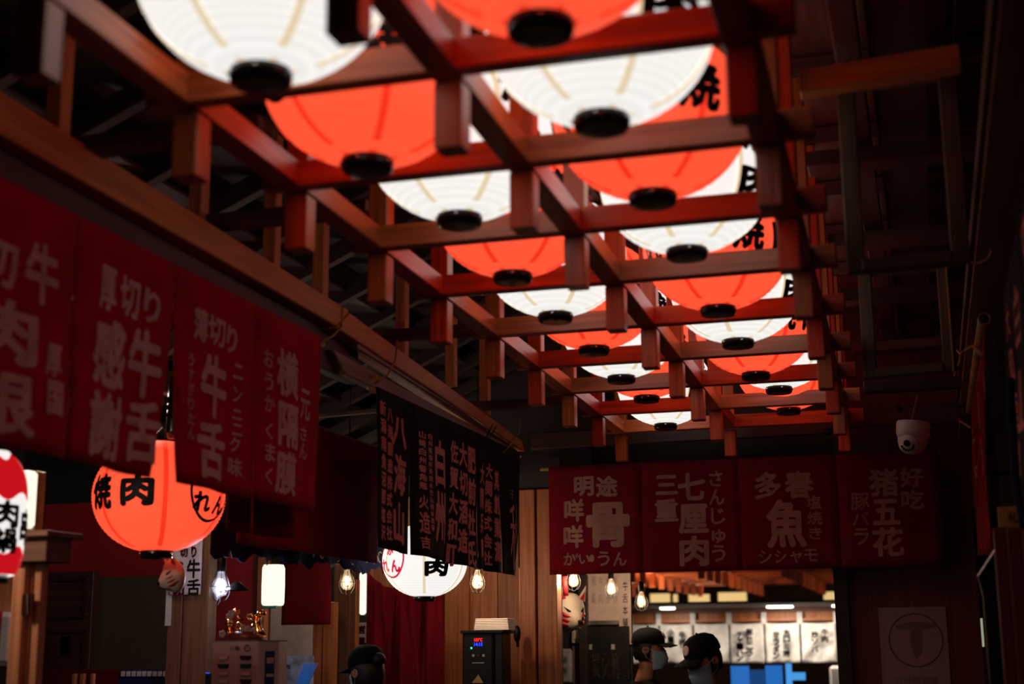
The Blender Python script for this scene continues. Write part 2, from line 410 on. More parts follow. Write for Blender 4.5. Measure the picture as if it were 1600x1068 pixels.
# end wall of the passage with the opening
YW = 7.98
xo0, xo1 = AY(872, 950, YW).x, AY(1318, 950, YW).x
wend = struct(MB().box(((xo1+.24)/2, YW+.06, 1.75), (.24-xo1, .12, 3.5)).obj('wall_end', 'redwood'))
hd = struct(MB().box(((xo0+xo1)/2, YW+.08, 3.05), (xo1-xo0+.02, .1, 1.3)).obj('wall_end_header', 'blackwood'))
hd.name = 'trim_1'
# broad boards left of the opening
x = AY(812, 980, YW-.08).x
wl = struct(MB().box((-3.35, YW+.1, 1.8), (2*(-3.35-xo0)*-1 if False else 2.6, .06, 3.6)).obj('wall_side', 'blackwood'))
wl.location.x = 0
for a, b in ((576, 640), (640, 693), (693, 733), (733, 777), (777, 812)):
    xa, xb = AY(a, 960, YW-.0).x, AY(b, 960, YW-.0).x
    beam('plank', ((xa+xb)/2, YW+.04, 0.02), ((xa+xb)/2, YW+.04, 3.0), .05, abs(xb-xa)-.004, 'pine', wl) if False else None
    o = MB().box(((xa+xb)/2, YW+.035, 1.24), (abs(xb-xa)-.004, .05, 2.48)).obj('plank', 'pine', wl, bevel=.002)
pil = thing('timber_pillar', 'thick orange brown pine pillar of two boards beside the opening under the black cloth', 'pillar', (AY(841, 950, YW-.12).x, YW-.1, 0))
for a, b in ((812, 837), (840, 871)):
    xa, xb = AY(a, 960, YW-.14).x, AY(b, 960, YW-.14).x
    MB().box(((xa+xb)/2, YW-.09, 1.24), (abs(xb-xa)-.003, .1, 2.48)).obj('board', 'pine', pil, bevel=.004)
struct(MB().box((-2.6, YW-.06, 3.06), (1.6, .16, 1.14)).obj('trim_3', 'blackwood'))
# black edge post right of opening
bp = struct(MB().box((xo1-.005, YW-.03, 1.2), (.07, .09, 2.4)).box((xo1-.02, YW-.03, 2.06), (.13, .07, .05)).obj('trim_2', 'blackwood'))

# ------------------------------------------------------------------ ceiling lattice
H0 = EYE+1.1
lat = thing('ceiling_lattice', 'open grid of reddish brown timber bars carrying the paper lanterns', None, (-.85, 4.5, H0), kind='structure')
def xs(x0, y): return x0-.0195*(y-2.5)
YK = [1.95-.55, 1.95, 2.507, 3.078, 3.65, 4.22, 4.855, 5.48, 6.09, 6.73, 7.34]
CBH = .066
for y in YK:
    a, b = xs(-1.50, y), xs(-.17, y)
    beam('crossbar', (a, y-.023, H0+CBH/2), (b, y-.023, H0+CBH/2), .045, CBH, 'lattice', lat)
for nm, x0, wd in (('rail', -1.40, .062), ('rail', -.822, .062), ('rail', -.245, .066)):
    for k in range(len(YK)-1):
        ya, yb = YK[k]+.001, YK[k+1]-.047
        xa, xb = xs(x0, ya)-wd/2, xs(x0, yb)-wd/2
        beam(nm, (xa, ya, H0+CBH/2-.002), (xb, yb, H0+CBH/2-.002), wd, CBH-.004, 'lattice', lat)
def post(x, y, z0, z1, wd=.058):
    o = MB().box((x, y+wd/2+.002, (z0+z1)/2), (wd, wd, z1-z0)).obj('hanging_post', 'lattice_v', lat, bevel=.003)
M['lattice_v'] = wood('lattice_wood_upright', (.25, .036, .007), (.48, .092, .018), .36, axis=2, var=.2)
for y in YK[1:]:
    for x0 in (-1.40, -.822, -.245):
        post(xs(x0, y)-.031, y, H0-.142, H0-.003)
        post(xs(x0, y)-.031, y, H0+CBH+.002, H0+.62)
# upper dark boards over the lattice
top = thing('roof_boards', 'dark boards and joists above the lattice', None, (-.9, 4.5, H0+.66), kind='structure')
for i in range(12):
    x = -2.4+i*.27
    beam('board', (x, 1.0, H0+.70), (x, 7.9, H0+.70), .25, .02, 'darkwood', top)
for y in YK[1:]:
    beam('joist', (-2.5, y+.03, H0+.655), (.8, y+.03, H0+.655), .05, .06, 'darkwood', top)
# sloping side rafters behind the eave beam
side = thing('side_roof', 'dark sloping rafters over the stalls behind the eave beam', None, (-2.8, 5, 3), kind='structure')
for i in range(16):
    y = 2.2+i*.42
    beam('rafter', (-3.6, y, 2.55), (-1.75, y+.1, 3.42), .05, .07, 'blackwood', side)
for k in range(8):
    xx = -3.6+k*.27
    beam('sheathing_board', (xx, 1.4, 2.62+(xx+3.6)*.47), (xx, 8.4, 2.62+(xx+3.6)*.47), .30, .015, 'blackwood', side)
# ------------------------------------------------------------------ eave beams on the stall side
XE = -2.0
def pE(px, py, x=XE): return AX(px, py, x)
eb = thing('eave_beam', 'long rough orange brown timber beam above the red cloths', 'beam', (XE, 3.5, 2.8))
def slab(name, tl0, bl0, tl1, bl1, x, thick, mat, parent):
    a, b, c, d = AX(*tl0, x), AX(*bl0, x), AX(*tl1, x), AX(*bl1, x)
    V = [a, b, d, c]; V += [p-Vector((thick, 0, 0)) for p in V]
    o = MB().add(V, [(0, 1, 2, 3), (7, 6, 5, 4), (0, 3, 7, 4), (1, 5, 6, 2), (0, 4, 5, 1), (3, 2, 6, 7)]).obj(name, mat, parent, bevel=.004); return o
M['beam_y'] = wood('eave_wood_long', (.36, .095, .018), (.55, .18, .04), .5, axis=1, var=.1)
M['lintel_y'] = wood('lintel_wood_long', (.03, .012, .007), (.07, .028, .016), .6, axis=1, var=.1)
M['pale_y'] = wood('pale_wood_long', (.15, .09, .07), (.26, .17, .135), .55, axis=1, var=.05, bump=.6)
M['dark_y'] = wood('dark_wood_long', (.04, .011, .006), (.08, .024, .012), .5, axis=1, var=.2)
slab('beam_face', (-60, 103), (-60, 175), (545, 484), (545, 520), XE, .10, 'beam_y', eb)
eb2 = thing('eave_beam', 'dark red brown timber beam running above the black cloth to the end wall', 'beam', (XE, 6, 2.75))
slab('beam_face', (547, 488), (527, 512), (816, 688), (820, 705), XE+.01, .10, 'beam_y', eb2)
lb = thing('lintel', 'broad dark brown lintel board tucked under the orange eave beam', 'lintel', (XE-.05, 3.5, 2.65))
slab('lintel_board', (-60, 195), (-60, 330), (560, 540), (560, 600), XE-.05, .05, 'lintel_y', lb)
pl = thing('pale_plank', 'weathered pale grey pink plank directly above the black cloth', 'plank', (XE-.03, 6, 2.6))
slab('plank_face', (520, 545), (540, 585), (812, 704), (800, 706), XE-.02, .04, 'pale_y', pl)
pl2 = thing('lit_beam_underside', 'thin pale strip for the light on the underside of the dark red brown beam', 'batten', (XE+.0, 6, 2.65))  # pale slab paints the light on the beam's whitish underside
slab('lit_face', (560, 532), (560, 545), (795, 684), (800, 694), XE+.0, .012, 'pale_y', pl2)
# upright studs standing on the beam
for i, (px, py) in enumerate(((90, 200), (310, 336), (424, 412), (500, 458), (628, 545), (705, 594), (758, 640))):
    p = AX(px, py, XE-.07)
    o = MB().box((p.x, p.y, p.z+.30), (.045, .05, .66)).obj('stud', 'pine', None, bevel=.003)
    tag(o, ['thin upright stud on the eave beam nearest the camera', 'second thin upright stud on the eave beam from the camera', 'third thin upright stud on the eave beam from the camera', 'fourth thin upright stud on the eave beam from the camera', 'thin upright stud above where the black cloth begins', 'thin upright stud above the middle of the black cloth', 'last thin upright stud, near the far end of the eave beam'][i], 'stud', 'studs on the eave beam')
for i, (y, z) in enumerate(((3.05, 2.83), (3.78, 2.84), (5.25, 2.79), (6.6, 2.72))):
    o = beam('tie_board', (-2.5, y, z+.04), (xs(-1.40, y)-.1, y, z+.04), .09, .035, 'darkwood', None)
    tag(o, ['short dark tie board between lattice and stalls nearest the camera', 'short dark tie board between lattice and stalls, second from the camera', 'short grey brown tie board above the gap between red and black cloths', 'short dark tie board above the far half of the black cloth'][i], 'board', 'tie boards')
# ropes
def rope(label, pts, r=.004, mat='rope'):
    o = MB().tube(pts, r, 6).obj('rope', mat, None, True); return tag(o, label, 'rope')
rope('straw cord looped over the eave beam at the end of the red cloths', [AX(535, 478, -1.985), AX(534, 510, -1.985), AX(520, 525, -1.985), AX(503, 533, -1.97)])
rope('straw cord tied round the dark beam above the start of the black cloth', [AX(621, 530, -1.98), AX(618, 562, -1.975), AX(606, 585, -1.97), AX(586, 595, -1.965), AX(570, 588, -1.965), AX(546, 571, -1.97)])
rope('thin cord tied near the far end of the black cloth', [AX(812, 655, -1.975), AX(811, 676, -1.975), AX(795, 698, -1.97), AX(786, 707, -1.97)], .003)
rope('dark cord pair crossing the pale plank above the black cloth', [AX(770, 662, -1.97), AX(759, 685, -1.965), AX(764, 684, -1.965), AX(776, 665, -1.97)], .003, 'black')
kn = MB().ball(AX(586, 592, -1.955), .018, 10, 8, (1, 1.2, .9)).ball(AX(580, 585, -1.955), .010, 8, 6).obj('knot', 'rope', None, True); tag(kn, 'orange straw knot at the near top corner of the black cloth', 'knot')

# ================================================================== NORENS
def pY(px, py, x): return AX(px, py, x).y
# left red cloths (plane x=-1.97)
XL = -1.97
yb = [pY(-160, 170, XL), AX(120, 340, XL).y, AX(272, 420, XL).y, AX(399, 486, XL).y, AX(501, 531, XL).y]
zt = EYE+1.052
gl = [('uv', '牛', .30, .14, .10, .10)][:0]
leftg = G('切 -32 30 370 446;牛 40 90 379 478;肉 -28 59 466 566;根 -28 52 575 680;厚 66 91 537 590;国 66 91 595 650;'
 '厚 153 180 415 487;切 186 219 433 497;り 224 249 452 506;感 140 197 497 608;謝 132 194 612 718;牛 202 250 513 622;舌 202 249 624 724;'
 '薄 300 322 481 534;切 322 352 494 541;り 354 371 509 552;牛 310 357 554 654;舌 303 355 657 750;ニ 367 380 569 592 .02;ン 367 379 604 629 .02;ニ 366 379 640 655 .02;ニ 366 379 662 680 .02;ク 363 376 682 706 .02;味 360 378 714 744 .02;'
 '横 430 464 548 622;隔 430 463 630 701;膜 425 459 705 774;元 468 485 608 656 .02;さ 468 481 666 688 .02;ん 468 483 691 717 .02;お 410 426 546 574 .02;う 411 425 582 611 .02;か 411 426 617 644 .02;く 411 422 660 686 .02;ま 410 425 692 721 .02;く 410 421 730 757 .02')
leftg += [g+(.015,) for g in column('うすぎりたん', 291, 300, 552, 690)]
noren('red_noren', 'row of red cloths with pale beef cut lettering hanging from the orange eave beam', 'noren', (XL, yb[0], zt), (0, 1, 0),
      [0]+[y-yb[0] for y in yb[1:]], .605, 'rednoren2', 'print3', leftg, amp=.012, phase=.4, slit=.1, gap=.005, wedge={2: (.065, .05)})
# second layer just behind
noren('red_noren', 'second shorter red cloth showing below and behind the last lettered red cloths', 'noren', (XL-.1, AX(350, 800, XL-.1).y, EYE+.98), (0, 1, 0), [0, AX(398, 800, XL-.1).y-AX(350, 800, XL-.1).y, AX(450, 800, XL-.1).y-AX(350, 800, XL-.1).y], .62, 'rednoren', 'print', [], amp=.02, phase=2, pole=False)
# black cloths
XB = -2.0
y0, y1 = AX(588, 602, XB).y, AX(812, 715, XB).y
n5 = [0]+[AX(px, py, XB).y-y0 for px, py in ((643, 860), (699, 880), (744, 893), (780, 902))]+[y1-y0]
bg = G('八 610 637 651 697;海 614 638 708 769;山 614 637 780 843;白 678 694 686 757;州 676 694 762 842;火 652 664 769 790 .02;造 652 665 794 827 .02;吉 652 664 831 850 .02;秋 793 810 783 878 .0')
bg += column('新潟南魚沼郡塩沢', 591, 601, 625, 842)+column('八海醸造株式会社', 603, 612, 637, 842)
bg += column('白州蒸溜所天然水仕込純米酒場', 667, 674, 676, 824)+column('山崎白州響角瓶', 653, 663, 672, 762)
bg += column('佐賀大和町', 704, 715, 687, 880)+column('大切酒造', 716, 727, 690, 861)+column('肥前杜氏', 728, 741, 697, 882)
bg += column('大関兵庫', 748, 757, 722, 868)+column('大関株式会社', 760, 770, 722, 876)+column('其創業灘', 772, 778, 732, 872)
bg += [('子', 794, 800, 762, 774, .0)]
blk = noren('black_noren', 'black cloth with columns of pink brush lettering hanging below the pale plank', 'noren', (XB, y0, EYE+.985), (0, 1, 0), n5, .60, 'blacknoren', 'print2', bg, amp=.016, phase=1.1,
      drop=lambda u: .02+.05*(u/2.1) if u < 1.6 else .06, slit=.25)
# far red noren
YF = 7.75
f0, f1 = AY(857, 727, YF), AY(1462, 704, YF)
fb = [0]+[AY(px, 800, YF).x-f0.x for px in (1003.5, 1156.5, 1311)]+[f1.x-f0.x+.012]
fg = G('明 897 928 744 775;途 931 965 743 776;咩 882 913 779 815;咩 881 912 820 856;骨 916 984 784 855;か 881 900 863 883 .02;゛ 899 904 864 872 .0;い 905 922 866 881 .02;・ 921 929 866 878 .0;う 934 953 861 884 .02;ん 958 979 862 884 .02;'
 '三 1024 1059 742 773;重 1023 1060 779 815;七 1059 1102 738 782;厘 1060 1107 787 834;肉 1062 1108 837 885;さ 1108 1129 735 760 .02;ん 1108 1132 764 789 .02;じ 1111 1133 793 819 .02;ゅ 1112 1134 827 849 .02;う 1112 1134 851 878 .02;'
 '多 1179 1221 737 780;春 1226 1271 735 779;魚 1197 1260 780 857;塩 1260 1283 774 795 .02;焼 1261 1285 799 820 .02;き 1264 1284 824 843 .02;シ 1186 1206 860 881 .02;シ 1211 1229 860 880 .02;ャ 1235 1254 862 880 .02;モ 1257 1278 858 878 .02;'
 '猪 1358 1404 732 776;好 1406 1443 730 762;吃 1408 1444 765 796;五 1363 1406 780 821;花 1363 1413 824 871;豚 1329 1359 770 797 .02;バ 1331 1359 800 822 .02;ラ 1335 1358 826 852 .02')
noren('red_noren', 'wide red cloth of four panels with pale fish and pork lettering over the far doorway', 'noren', (f0.x, YF, EYE+.995), (1, 0, 0), fb, .605, 'farred', 'print', fg, amp=.006, phase=.2, slit=.12, gap=0, g0=0, drop=lambda u: -.005*u)
# black curtain left of it
q0, q1 = AY(822, 735, 7.86), AY(860, 877, 7.86)
noren('black_noren', 'plain black cloth hanging between the black lettered cloth and the far red cloth', 'noren', (q0.x-.05, 7.86, EYE+.96), (1, 0, 0), [0, q1.x-q0.x+.03], .52, 'blacknoren', 'print2', [], amp=.01)
# right hand red noren, seen edge on
XR = .245
rp = AX(1537, 512, XR)
def uvcol(chars, u, v0, dv, w_, h_): return [('uv', c, u, v0+i*dv, w_, h_) for i, c in enumerate(chars)]
L = 1.9
noren('red_noren', 'red cloth seen nearly edge on hanging from the bamboo pole under the right-hand beam', 'noren', (XR, rp.y+L, rp.z-.02), (0, -1, 0), [0, .48, .96, 1.44, L], .62, 'rednoren', 'print',
      uvcol('牛肉串', .24, .14, .16, .15, .13)+uvcol('鶏皮', .7, .2, .2, .16, .16)+uvcol('豚足盛', 1.2, .14, .16, .15, .13)+uvcol('烤羊肉', 1.67, .14, .16, .15, .13)+uvcol('やきとり', 1.83, .1, .13, .06, .09), amp=.03, phase=.3, pole=False,
      drop=lambda u: .1+.15*(u/L))
bm = thing('bamboo_pole', 'golden bamboo pole with an open end carrying the edge-on red cloth', 'pole', (XR, rp.y+L/2, rp.z))
MB().tube([(XR, rp.y-.10, rp.z+.012), (XR, rp.y+L+.1, rp.z+.012)], .020, 12, cap=False).obj('cane', 'bamboo', bm, True, solid=.005)
MB().tube([(XR, rp.y-.101, rp.z+.012), (XR, rp.y-.06, rp.z+.012)], .0135, 12).obj('hollow', 'black', bm, True)
XR2 = .285
r2 = AX(1590, 392, XR2)
noren('black_noren', 'blurred black cloth with pink characters nearest the camera beside the right-hand beam', 'noren', (XR2, r2.y+.75, EYE+1.08), (0, -1, 0), [0, .42, .84, 1.3], .66, 'blacknoren', 'print2',
      uvcol('大和酒造', .20, .12, .14, .12, .11)+uvcol('白山', .62, .2, .24, .2, .18)+uvcol('日本酒', 1.05, .14, .2, .2, .17), amp=.02, phase=.9)
# ------------------------------------------------------------------ right side beam and frames
rb = thing('eave_beam', 'dark brown beam running overhead along the right-hand side', 'beam', (.25, 5, EYE+1.25))
beam('beam_body', (.265, 1.6, EYE+1.29), (.265, 7.9, EYE+1.26), .12, .12, 'sidebeam', rb)
beam('batten', (.195, 1.6, EYE+1.245), (.195, 7.9, EYE+1.225), .015, .03, 'oldwood', rb)
for lbl, q in (('straw cord tied round the right-hand beam above the security camera', [(1487, 540), (1500, 552), (1506, 548), (1497, 570), (1488, 595), (1484, 610)]),
               ('straw cord crossing the beam in front of the edge-on red cloth', [(1506, 548), (1520, 540), (1535, 556)]),
               ('thin straw cord hanging below the right-hand beam near the far doorway', [(1479, 632), (1484, 645), (1500, 656), (1498, 690), (1500, 657), (1516, 668)])):
    rope(lbl, [AX(px, py, .18) for px, py in q], .0045)
tag(MB().torus(AD(1526, 390, 4.5), .045, .005, 16, 6, rot=Matrix.Rotation(PI/2, 3, 'X')).obj('rope_loop', 'rope', None, True), 'loop of straw cord hanging above the bamboo pole end', 'rope')

def frame(name, label, tl, tr, bl, br, Y, wd, mat, dep=.05, thick=None):
    a, b, c, d = [AY(p[0], p[1], Y) for p in (tl, tr, bl, br)]
    t = thing(name, label, 'frame', (a+d)/2)
    L_ = [('stile', a, c), ('stile', b, d), ('crossbar', a, b), ('crossbar', c, d)]
    for nm, p, q in L_:
        dd = (q-p).normalized()
        beam(nm, p-dd*(wd/2 if nm == 'stile' else -wd/2), q+dd*(wd/2 if nm == 'stile' else -wd/2), dep if nm == 'crossbar' else wd, wd if nm == 'crossbar' else dep, mat, t)
    return t
f2 = frame('wooden_frame', 'small greyish brown wooden frame hanging near the security camera', (1349, 425), (1477, 414), (1361, 585), (1481, 573), 5.55, .034, 'oldwood')
MB().box(AY(1477, 500, 5.53)+Vector((.016, 0, 0)), (.006, .05, .40)).obj('gilt_edge', 'bamboo', f2)
f1 = frame('wooden_frame', 'tall dark wooden frame overhead, nearer than the small greyish one', (1322, 134), (1483, 112), (1337, 418), (1497, 402), 4.0, .036, 'oldwood')
cb = beam('overhead_bar', AY(1249, 134, 3.75), AY(1500, 92, 3.75), .07, .062, 'beam', None); tag(cb, 'orange brown bar crossing above the tall dark wooden frame', 'bar')
pp = thing('overhead_planks', 'dark brown planks fixed overhead behind the two wooden frames', 'planks', (0, 5, EYE+1.7))
for (xa, xb, z) in ((-.16, -.09, 1.62), (-.07, .09, 1.66)):
    beam('plank', ((xa+xb)/2, 3.4, EYE+z), ((xa+xb)/2, 7.9, EYE+z), abs(xb-xa), .03, 'darkwood', pp)
for y, z in ((4.6, 1.56), (5.6, 1.56), (6.3, 1.5), (7.2, 1.45)):
    beam('crossboard', (-.3, y, EYE+z), (.24, y, EYE+z), .12, .05, 'darkwood', pp)
hb = thing('header_board', 'brown header board with a round hole above the far red cloth', 'board', (.0, 7.6, EYE+1.15))
a, b = AY(1288, 655, 7.6), AY(1500, 645, 7.6)
beam('board', a, b, .05, .10, 'dark_y' if False else 'darkwood', hb)
MB().tube([AY(1406, 640, 7.6)+Vector((0, -.028, 0)), AY(1406, 640, 7.6)+Vector((0, -.02, 0))], .018, 14).obj('hole', 'black', hb)
hb2 = tag(beam('header_rail', AY(830, 690, 7.66), AY(1300, 664, 7.66), .05, .09, 'darkwood', None), 'dark rail behind the last lattice posts above the far red cloth', 'rail')
hb3 = tag(beam('header_rail', AY(820, 722, 7.9), AY(862, 720, 7.9), .03, .04, 'pale', None), 'short weathered batten above the plain black cloth', 'batten')
# ================================================================== LANTERNS
LA, LB, RR = .24, .205, .058          # half width, half height, ring radius
def prof_r(z, A=LA, B=LB): return A*math.sqrt(max(0, 1-(z/B)**2))**.92
ZE = LB*math.sqrt(1-(RR/LA)**(2/.92))
def shade_mb(A=LA, B=LB, ze=ZE, n=48, ribs=32):
    pr = []
    for i in range(ribs*2+1):
        z = -ze+2*ze*i/(ribs*2); r = prof_r(z, A, B)
        pr.append((r+(.0015 if i % 2 else -.0015), z))
    return MB().lathe(pr, n, cap=False)
def wrap(mb, ch, ang, zc, w_, h_, lift=.004, A=LA, B=LB):
    vs, fs, ar = glyph(ch, .045, .22)
    V = []
    for x, y in vs:
        z = zc+(y-.5)*h_; th = ang+(x-.5)*w_/A; r = prof_r(z, A, B)+lift
        V.append((r*math.cos(th), r*math.sin(th), z))
    mb.add(V, fs)
def ring_on(mb, ang, zc, R, wd, A=LA, B=LB, lift=.004):
    V = []; F = []; n = 28
    for k in range(n):
        t = 2*PI*k/n
        for rr in (R-wd/2, R+wd/2):
            z = zc+rr*math.sin(t); th = ang+rr*math.cos(t)/A; r = prof_r(z, A, B)+lift
            V.append((r*math.cos(th), r*math.sin(th), z))
    for k in range(n): F.append((2*k, 2*k+1, (2*((k+1) % n))+1, 2*((k+1) % n)))
    mb.add(V, F)
def lantern_proto(color):
    t = thing('paper_lantern', 'x', 'lantern', (0, 0, 0))
    sh = shade_mb().obj('shade', 'g_'+color, t, True)
    for q in (0, PI):
        lt = MB(); em = MB()
        if color == 'red':
            wrap(lt, '焼', q-.33, .0, .115, .13); wrap(lt, '肉', q+.33, .0, .125, .115); e0 = q+PI/2
        else:
            wrap(lt, '焼', q, .085, .13, .12); wrap(lt, '肉', q, -.052, .14, .095); e0 = q-1.22
        ring_on(em, e0, .005, .105, .010)
        wrap(em, 'れ', e0-.22, -.035, .085, .075); wrap(em, 'ん', e0+.18, -.04, .075, .07); wrap(em, '赤', e0, .05, .06, .06)
        lt.obj('lettering', 'ink', sh)
        em.obj('round_emblem', 'g_redink' if color == 'white' else 'ink', sh)
    sm = 'g_wseam' if color == 'white' else 'g_rseam'
    first = None
    for k in range(6):
        if first is None:
            g = MB()
            def fn(x, y):
                z = -ZE+2*ZE*y; th = (x-.5)*.017/max(prof_r(z), .03); r = prof_r(z)+.0028
                return Vector((r*math.cos(th), r*math.sin(th), z))
            first = g.grid(fn, 1, 24).obj('seam', sm, t, True); s = first
        else: s = first.copy(); COL.objects.link(s)
        s.parent = t; s.rotation_euler = (0, 0, .75+k*PI/3)
    rq = MB().lathe([(RR*.72, -.022), (RR*.93, -.021), (RR*1.0, -.015), (RR*1.03, .002), (RR*1.0, .012)], 28, (0, 0, -ZE-.006))
    rg = rq.obj('bottom_ring', 'ring', t, True)
    for k in range(5):
        a = k*2*PI/5+.4
        rv = MB().ball((RR*1.03*math.cos(a), RR*1.03*math.sin(a), -ZE-.010), .0045, 8, 6).obj('rivet', 'silver', rg, True)
    MB().torus((0, 0, -ZE-.026), .009, .0012, 12, 5, rot=Matrix.Rotation(PI/2, 3, 'X')).obj('wire_loop', 'metalblack', rg)
    MB().lathe([(RR*1.0, -.010), (RR*1.05, 0), (RR*.95, .012)], 28, (0, 0, ZE+.006), cap=False).obj('top_ring', 'ring', t, True)
    MB().tube([(RR*.9, 0, ZE+.01), (0, 0, ZE+.055), (-RR*.9, 0, ZE+.01)], .002, 6).obj('hanger', 'metalblack', t)
    return t
protoW, protoR = lantern_proto('white'), lantern_proto('red')
usedp = {}
def lantern(color, p, rz, s, label, group=None):
    pr = protoW if color == 'white' else protoR
    if color not in usedp: t = pr; usedp[color] = 1
    else: t = copy_tree(pr)
    t.location = p; t.rotation_euler = (0, 0, rz); t.scale = (s, s, s); t['label'] = label
    if group: t['group'] = group
    return t
ORD = ['nearest the camera', 'second from the camera', 'third from the camera', 'fourth from the camera', 'fifth from the camera', 'sixth from the camera', 'seventh from the camera', 'eighth from the camera', 'last, farthest from the camera']
capR = [(845, 40), (940, 188), (1020, 307), (1073, 393), (1122, 483), (1153, 534), (1181, 585), (1217, 607), (1232, 640)]
capL = [(408, 117), (574, 255), (718, 341), (801, 431), (868, 493), (928, 545), (971, 590), (1010, 621), (1040, 664)]
zc = [1.05, 1.06, 1.075, 1.085, 1.085, 1.085, 1.085, 1.112, 1.10]
def hang(top, bot, name='hanging_wire', r=.0015): return MB().tube([top, bot], r, 5)
for row, caps, cols in (('row over the stalls', capL, 'white red white red white red white red white'.split()), ('row over the passage', capR, 'red white red white red white red white red'.split())):
    for k, (px, py) in enumerate(caps):
        cc = AZ(px, py, EYE+zc[k]); c = cc+Vector((0, 0, ZE+.006))
        lantern(cols[k], c, -.55+[.1, -.15, .0, .12, -.1, .2, -.05, .15, .0][k], 1, f'{cols[k]} paper lantern in the {row}, {ORD[k]}', 'lanterns over the ceiling lattice')
# stall lanterns
c = AD(249, 775, 5.25)
bigred = lantern('red', c, -1.71, 1.0, 'big round red paper lantern with black lettering below the red cloths', None)
tag(MB().lathe([(.02, 0), (.028, .03), (.024, .2), (.012, .24)], 14, AD(271, 672, 5.2)+Vector((0, 0, -.03))).obj('lantern_hook', 'ring', None, True), 'black hanging sleeve above the big round red lantern', 'hook')
c = AD(664, 875, 6.9)
lantern('white', c, -.95, .86, 'round white paper lantern with a black character peeping below the black cloth', None)
tag(MB().tube([c+Vector((0, 0, .22)), c+Vector((0, 0, .62))], .002, 6).obj('cord', 'black', None), 'cord holding the white lantern below the black cloth', 'cord')
# long patterned lantern cut by the frame edge
t = thing('long_lantern', 'white and red patterned long lantern with bold black characters at the wooden door', 'lantern', AD(-12, 805, 3.9))
cL = AD(-12, 812, 3.9)
def lr(z): return .088*(1-.25*abs(z/.15)**4)
def band(z0, z1, mat, lift, wave0=0, wave1=0, nm='paper_band', n=48):
    V = []; F = []; m_ = 10
    for j in range(m_+1):
        for k in range(n):
            th = 2*PI*k/n; a = z0+wave0*math.cos(th*6); b = z1+wave1*math.cos(th*6); z = a+(b-a)*j/m_
            r = lr(z)+lift; V.append(cL+Vector((r*math.cos(th), r*math.sin(th), z)))
    for j in range(m_):
        for k in range(n): F.append((j*n+k, j*n+(k+1) % n, (j+1)*n+(k+1) % n, (j+1)*n+k))
    return MB().add(V, F).obj(nm, mat, t, True)
base = band(-.15, .19, 'g_white', 0, nm='shade')
band(.06, .17, 'g_red2', .002, .012, .010); band(-.149, -.085, 'g_red2', .002, 0, .012)
lt = MB()
for ch, a, zz, ww, hh in (('肉', -.55, .01, .075, .075), ('鍋', -.55, -.06, .075, .07), ('焼', -1.5, -.02, .075, .09), ('串', .3, -.02, .06, .1)):
    vs, fs, _ = glyph(ch, .04, .22)
    lt.add([cL+Vector(((lr(zz+(y-.5)*hh)+.004)*math.cos(a+(x-.5)*ww/.088), (lr(zz+(y-.5)*hh)+.004)*math.sin(a+(x-.5)*ww/.088), zz+(y-.5)*hh)) for x, y in vs], fs)
lt.obj('lettering', 'ink', base)
MB().lathe([(.05, -.012), (.055, 0), (.05, .012)], 20, cL+Vector((0, 0, -.16))).obj('bottom_ring', 'ring', t, True)

# ================================================================== BULBS
def bulb(name, label, px, py, c, s=1.0, tone='warm', shade=False, power=1.5, group='caged filament bulbs'):
    """px,py = centre of the glass"""
    P = AD(px, py, c)
    t = thing(name, label, 'lamp', P, group)
    MB().lathe([(.012, .062), (.014, .045), (.022, .018), (.030, -.006), (.029, -.022), (.018, -.037), (.002, -.042)], 16, P, sx=s, sy=s).obj('glass', 'bulb' if tone == 'warm' else 'bulbw', t, True)
    q = MB()
    for k in range(4):
        a = k*PI/2+.4; q.tube([P+Vector((.009*math.cos(a), .009*math.sin(a), -.018)), P+Vector((.004*math.cos(a), .004*math.sin(a), .026))], .0022, 5)
    q.ball(P+Vector((0, 0, .0)), .010, 8, 6, (1, 1, 1.7))
    q.obj('filament', 'filament' if tone == 'warm' else 'filamentw', t, True)
    so = MB().lathe([(.016, .055), (.018, .06), (.018, .105), (.008, .12)], 14, P).obj('socket', 'black', t, True)
    g = MB()
    for k in range(6):
        a = k*PI/3; pts = []
        for r, z in ((.018, .06), (.030, .03), (.041, -.004), (.040, -.03), (.026, -.055), (.004, -.064)):
            pts.append(P+Vector((r*math.cos(a), r*math.sin(a), z)))
        g.tube(pts, .0013, 5)
    g.torus(P+Vector((0, 0, -.004)), .041, .0014, 24, 5)
    g.obj('cage', 'metalblack', t, True)
    MB().tube([P+Vector((0, 0, .115)), P+Vector((.003, 0, 1.1))], .003, 6).obj('cord', 'black', t)
    if shade: MB().lathe([(.012, .02), (.05, -.010), (.052, -.013), (.012, .012)], 24, P+Vector((.045, .05, -.004)), cap=False).obj('dish', 'metalblack', t, True)
    lamp('bulb_light', P+Vector((0, 0, -.0)), power, WARM if tone == 'warm' else (.85, .85, 1), .03).parent = None
    return t
bulb('caged_bulb', 'cool caged bulb with black socket and dish hanging by the red wall', 345, 915, 5.7, tone='cool', shade=True, power=7)
bulb('caged_bulb', 'bright cool bulb half hidden behind the pine post by the red wall', 333, 925, 6.2, tone='cool', power=4)
bulb('caged_bulb', 'caged warm bulb hanging beside the dark red cloth in front of the pine posts', 542, 908, 6.9, power=4)
bulb('caged_bulb', 'caged warm bulb against the pine boards above the hot water dispenser', 746, 907, 7.45, power=11)
bulb('caged_bulb', 'caged warm bulb nearest the striped mask in the far doorway', 896, 905, 8.12, power=14)
bulb('caged_bulb', 'caged warm bulb in front of the framed poster in the far doorway', 955, 918, 9.0, power=13)
bulb('caged_bulb', 'caged warm bulb hanging above the capped person facing right', 1002, 938, 8.9, power=7)

